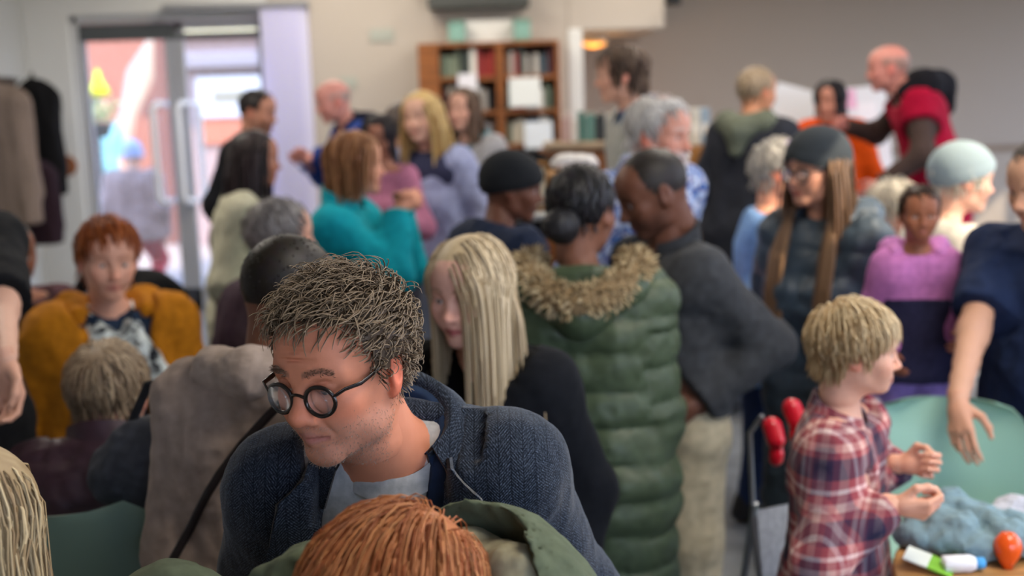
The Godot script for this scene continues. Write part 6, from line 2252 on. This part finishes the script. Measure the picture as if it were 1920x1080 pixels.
func low_furniture() -> void:
	var wood := mat("9a6236", {"tex": "wood", "scale": 1.4, "rough": 0.45, "name": "oak"})
	# low bookcase with books on top
	var a := W(1020, 268, 7.4)
	var b := W(1160, 268, 7.4)
	var o := thing("low_bookcase", "low oak bookcase with a row of books on top left of the tall person", "bookcase", Vector3((a.x + b.x) / 2, 0, a.z))
	var w := (b.x - a.x) / 2
	var h := a.y
	obj(Buf.new().box(Vector3(-w, h - 0.04, -0.2), Vector3(w, h, 0.2), 0.006), "top", mat("b9a48c", {"tex": "wood", "scale": 1.4}), o)
	for s in [-1.0, 1.0]:
		obj(Buf.new().box(Vector3(s * w - 0.03, 0, -0.18), Vector3(s * w + 0.03 - 0.03 * (1 + s), h - 0.04, 0.18), 0.004), "side_panel", wood, o)
	obj(Buf.new().box(Vector3(-w + 0.03, 0.1, -0.18), Vector3(w - 0.03, h - 0.04, 0.16), 0.004), "front", wood, o)
	var x := a.x + 0.13
	var cols := ["b59a94", "d7d3cb", "4f7a70", "5f857c", "2f3437", "3a4044", "cfcabf", "b0a79a", "8d949a"]
	var k := 0
	while x < b.x - 0.03:
		var th := R.randf_range(0.025, 0.04)
		var hh := R.randf_range(0.14, 0.19)
		var col: String = cols[mini(k * cols.size() / 12, cols.size() - 1)]
		var bk := thing("book", "book standing on top of the low oak bookcase, %s" % ["pinkish brown", "off white", "teal green", "sea green", "black", "charcoal", "cream", "stone grey", "blue grey"][cols.find(col)], "book", Vector3(x, h + 0.0015, a.z - 0.02), 0.0, "books on the low oak bookcase")
		obj(Buf.new().box(Vector3(-th / 2, 0, -0.1), Vector3(th / 2, hh, 0.0), 0.002), "cover", mat(col, {"rough": 0.6}), bk)
		obj(Buf.new().box(Vector3(-th / 2 + 0.003, hh - 0.004, -0.1), Vector3(th / 2 - 0.003, hh + 0.001, -0.006)), "pages", mat("e8e2d2"), bk)
		x += th + 0.003
		k += 1
	# cabinet behind the printed shirt
	a = W(1282, 272, 6.6)
	b = W(1346, 272, 6.6)
	o = thing("oak_cabinet", "oak drawer cabinet behind the man in the printed shirt", "cabinet", Vector3((a.x + b.x) / 2, 0, a.z))
	w = (b.x - a.x) / 2 + 0.12
	h = a.y
	obj(Buf.new().box(Vector3(-w, 0, -0.25), Vector3(w, h, 0.2), 0.008), "body", mat("b27a42", {"tex": "wood", "scale": 1.4, "rough": 0.4}), o)
	for q in 4:
		var y0 := h - 0.26 * (q + 1)
		var dr := obj(Buf.new().box(Vector3(-w + 0.02, y0 + 0.015, 0.2), Vector3(w - 0.02, y0 + 0.245, 0.222), 0.005), "drawer", mat("b9824a", {"tex": "wood", "scale": 1.4, "rough": 0.4}), o)
		obj(Buf.new().lathe(PackedVector2Array([Vector2(0.001, 0.03), Vector2(0.016, 0.026), Vector2(0.01, 0.01), Vector2(0.01, 0)]), 12, Transform3D(Basis(Vector3(1, 0, 0), PI / 2), Vector3(0, y0 + 0.13, 0.222))), "knob", mat("6b4526"), dr)
	for e in [[1322, 236, "8fa3b4", "blue grey box file standing on the oak cabinet"], [1304, 240, "c9c6bb", "cream box file standing on the oak cabinet"]]:
		var p := W(e[0], 272, 6.6)
		var f := thing("box_file", e[3], "box file", Vector3(p.x, h, p.z - 0.05))
		obj(Buf.new().box(Vector3(-0.027, 0, -0.12), Vector3(0.027, 0.2, 0.06), 0.004), "case", mat(e[2]), f)
		obj(Buf.new().box(Vector3(-0.015, 0.06, 0.06), Vector3(0.015, 0.12, 0.062)), "label", mat("e9e7df"), f)
	# black office chair back and side table behind the seated person in the hat
	var p := W(992, 296, 6.0)
	o = thing("office_chair", "black padded chair back showing above the seated person in the hat", "chair", Vector3(p.x, 0, p.z), 2.8)
	var g := Grid.new(Vector3(-0.3, p.y - 0.5, -0.1), Vector3(0.3, p.y + 0.1, 0.1), 0.018)
	g.ell(Vector3(0, p.y - 0.2, 0), Vector3(0.23, 0.24, 0.05), 0.03)
	obj(g.mesh(Buf.new()), "backrest", cloth_mat("17181b"), o)
	g = Grid.new(Vector3(-0.3, 0.38, -0.05), Vector3(0.3, 0.56, 0.5), 0.018)
	g.ell(Vector3(0, 0.47, 0.22), Vector3(0.24, 0.05, 0.23), 0.03)
	obj(g.mesh(Buf.new()), "seat", cloth_mat("17181b"), o)
	obj(Buf.new().tube(PackedVector3Array([Vector3(0, p.y - 0.3, -0.04), Vector3(0, 0.42, -0.05), Vector3(0, 0.4, 0.2), Vector3(0, 0.05, 0.2)]), PackedFloat32Array([0.025]), 10), "stem", mat("2b2b2d", {"metal": 0.5}), o)
	for q in 5:
		obj(Buf.new().tube(PackedVector3Array([Vector3(0, 0.08, 0.2), Vector3(sin(q * TAU / 5) * 0.28, 0.03, 0.2 + cos(q * TAU / 5) * 0.28)]), PackedFloat32Array([0.02, 0.014]), 8), "leg", mat("2b2b2d", {"metal": 0.5}), o)
	# side table with display things
	p = W(1028, 392, 4.8)
	o = thing("side_table", "small white topped table behind the bun of the woman in green", "table", Vector3(p.x, 0, p.z))
	h = p.y
	obj(Buf.new().box(Vector3(-0.2, h - 0.03, -0.16), Vector3(0.2, h, 0.16), 0.008), "tabletop", mat("d8d8d2"), o)
	for sx in [-1.0, 1.0]:
		for sz in [-1.0, 1.0]:
			obj(Buf.new().box(Vector3(sx * 0.17 - 0.02, 0, sz * 0.13 - 0.02), Vector3(sx * 0.17 + 0.02, h - 0.031, sz * 0.13 + 0.02), 0.004), "leg", mat("b98a58"), o)
	var fr := thing("wooden_frame", "small wooden frame with cream card on the side table", "frame", Vector3(p.x - 0.08, h, p.z + 0.05))
	for e in [[-0.09, 0.0, -0.07, 0.2], [0.07, 0.0, 0.09, 0.2], [-0.09, 0.18, 0.09, 0.2], [-0.09, 0.0, 0.09, 0.02]]:
		obj(Buf.new().box(Vector3(e[0], e[1], 0), Vector3(e[2], e[3], 0.02), 0.003), "frame_bar", mat("c08a4c", {"tex": "wood", "scale": 3.0}), fr)
	obj(Buf.new().box(Vector3(-0.07, 0.02, 0.004), Vector3(0.07, 0.18, 0.008)), "card", mat("e6dfca"), fr)
	var jug := thing("white_jug", "white jug with a handle on the side table", "jug", Vector3(p.x + 0.1, h, p.z + 0.06))
	obj(Buf.new().lathe(PackedVector2Array([Vector2(0.001, 0), Vector2(0.055, 0), Vector2(0.07, 0.06), Vector2(0.06, 0.14), Vector2(0.048, 0.17), Vector2(0.056, 0.2), Vector2(0.05, 0.2), Vector2(0.042, 0.16), Vector2(0.001, 0.02)]), 24), "body", mat("e4e9e4", {"rough": 0.25}), jug)
	obj(Buf.new().tube(PackedVector3Array([Vector3(0.055, 0.17, 0), Vector3(0.1, 0.16, 0), Vector3(0.11, 0.1, 0), Vector3(0.065, 0.05, 0)]), PackedFloat32Array([0.008]), 8), "handle", mat("e4e9e4", {"rough": 0.25}), jug)
	g = Grid.new(Vector3(-0.12, -0.01, -0.08), Vector3(0.12, 0.1, 0.08), 0.01)
	g.ell(Vector3(-0.02, 0.035, 0), Vector3(0.07, 0.035, 0.05), 0.02)
	g.ell(Vector3(0.04, 0.03, 0.01), Vector3(0.05, 0.035, 0.045), 0.02)
	g.mod(func(q, d): return maxf(d + 0.01 * NZ.get_noise_3dv(q * 25), -q.y), 0.04)
	var stand := W(1077, 322, 4.4)
	var ped := thing("display_stand", "slim wooden stand holding up the bright white cloth", "stand", Vector3(stand.x, 0, stand.z))
	obj(Buf.new().box(Vector3(-0.1, stand.y - 0.02, -0.08), Vector3(0.1, stand.y, 0.08), 0.004), "shelf", mat("b98a58"), ped)
	obj(Buf.new().tube(PackedVector3Array([Vector3(0, stand.y - 0.02, 0), Vector3(0, 0.02, 0)]), PackedFloat32Array([0.02]), 10), "post", mat("b98a58"), ped)
	obj(Buf.new().lathe(PackedVector2Array([Vector2(0.001, 0.02), Vector2(0.14, 0.015), Vector2(0.15, 0), Vector2(0.001, 0)]), 20), "base", mat("b98a58"), ped)
	var wc := thing("white_napkin", "bundle of bright white cloth above the black bun of hair", "cloth", stand)
	obj(g.mesh(Buf.new()), "cloth", cloth_mat("f7f2ee"), wc)


func pushchair() -> void:
	var p := W(1452, 900, 3.0)
	var o := thing("pushchair", "slim folded pushchair with glossy red pads right of the khaki trousers", "pushchair", Vector3(p.x, 0, p.z), 0.4)
	var al := mat("9a9da2", {"metal": 0.7, "rough": 0.35})
	for s in [-1.0, 1.0]:
		obj(Buf.new().tube(PackedVector3Array([Vector3(s * 0.05, 0.08, 0.1), Vector3(s * 0.06, 0.6, 0.0), Vector3(s * 0.062, 0.88, -0.02), Vector3(s * 0.045, 0.93, 0.01)]), PackedFloat32Array([0.007]), 10), "side_tube", al, o)
		obj(Buf.new().tube(PackedVector3Array([Vector3(s * 0.07, 0.08, -0.12), Vector3(s * 0.06, 0.7, 0.0)]), PackedFloat32Array([0.01]), 10), "rear_tube", al, o)
		for z in [-0.12, 0.1]:
			obj(Buf.new().lathe(PackedVector2Array([Vector2(0.02, -0.012), Vector2(0.06, -0.013), Vector2(0.068, -0.006), Vector2(0.068, 0.006), Vector2(0.06, 0.013), Vector2(0.02, 0.012)]), 24, Transform3D(Basis(Vector3(0, 0, 1), PI / 2), Vector3(s * 0.085, 0.068, z))), "wheel", mat("2b2b2e"), o)
		var g := Grid.new(Vector3(-0.2, 0.55, -0.2), Vector3(0.2, 1.1, 0.2), 0.009)
		g.cap(Vector3(s * 0.03, 0.925 + s * 0.02, 0.03), Vector3(s * 0.032, 0.895 + s * 0.02, 0.05), 0.026, 0.024, 0.03)
		g.cap(Vector3(s * 0.03, 0.86 + s * 0.02, 0.05), Vector3(s * 0.032, 0.845 + s * 0.02, 0.05), 0.02, 0.018, 0.006)
		obj(g.mesh(Buf.new()), "red_pad", mat("d0142c", {"rough": 0.3, "coat": 0.4}), o, "glossy red pad")
	obj(Buf.new().sheet([[Vector3(-0.055, 0.68, 0.0), Vector3(0.055, 0.68, 0.0)], [Vector3(-0.06, 0.4, 0.05), Vector3(0.06, 0.4, 0.05)], [Vector3(-0.05, 0.2, 0.08), Vector3(0.05, 0.2, 0.08)]], 0.006), "seat_sling", cloth_mat("b9bcc2"), o)
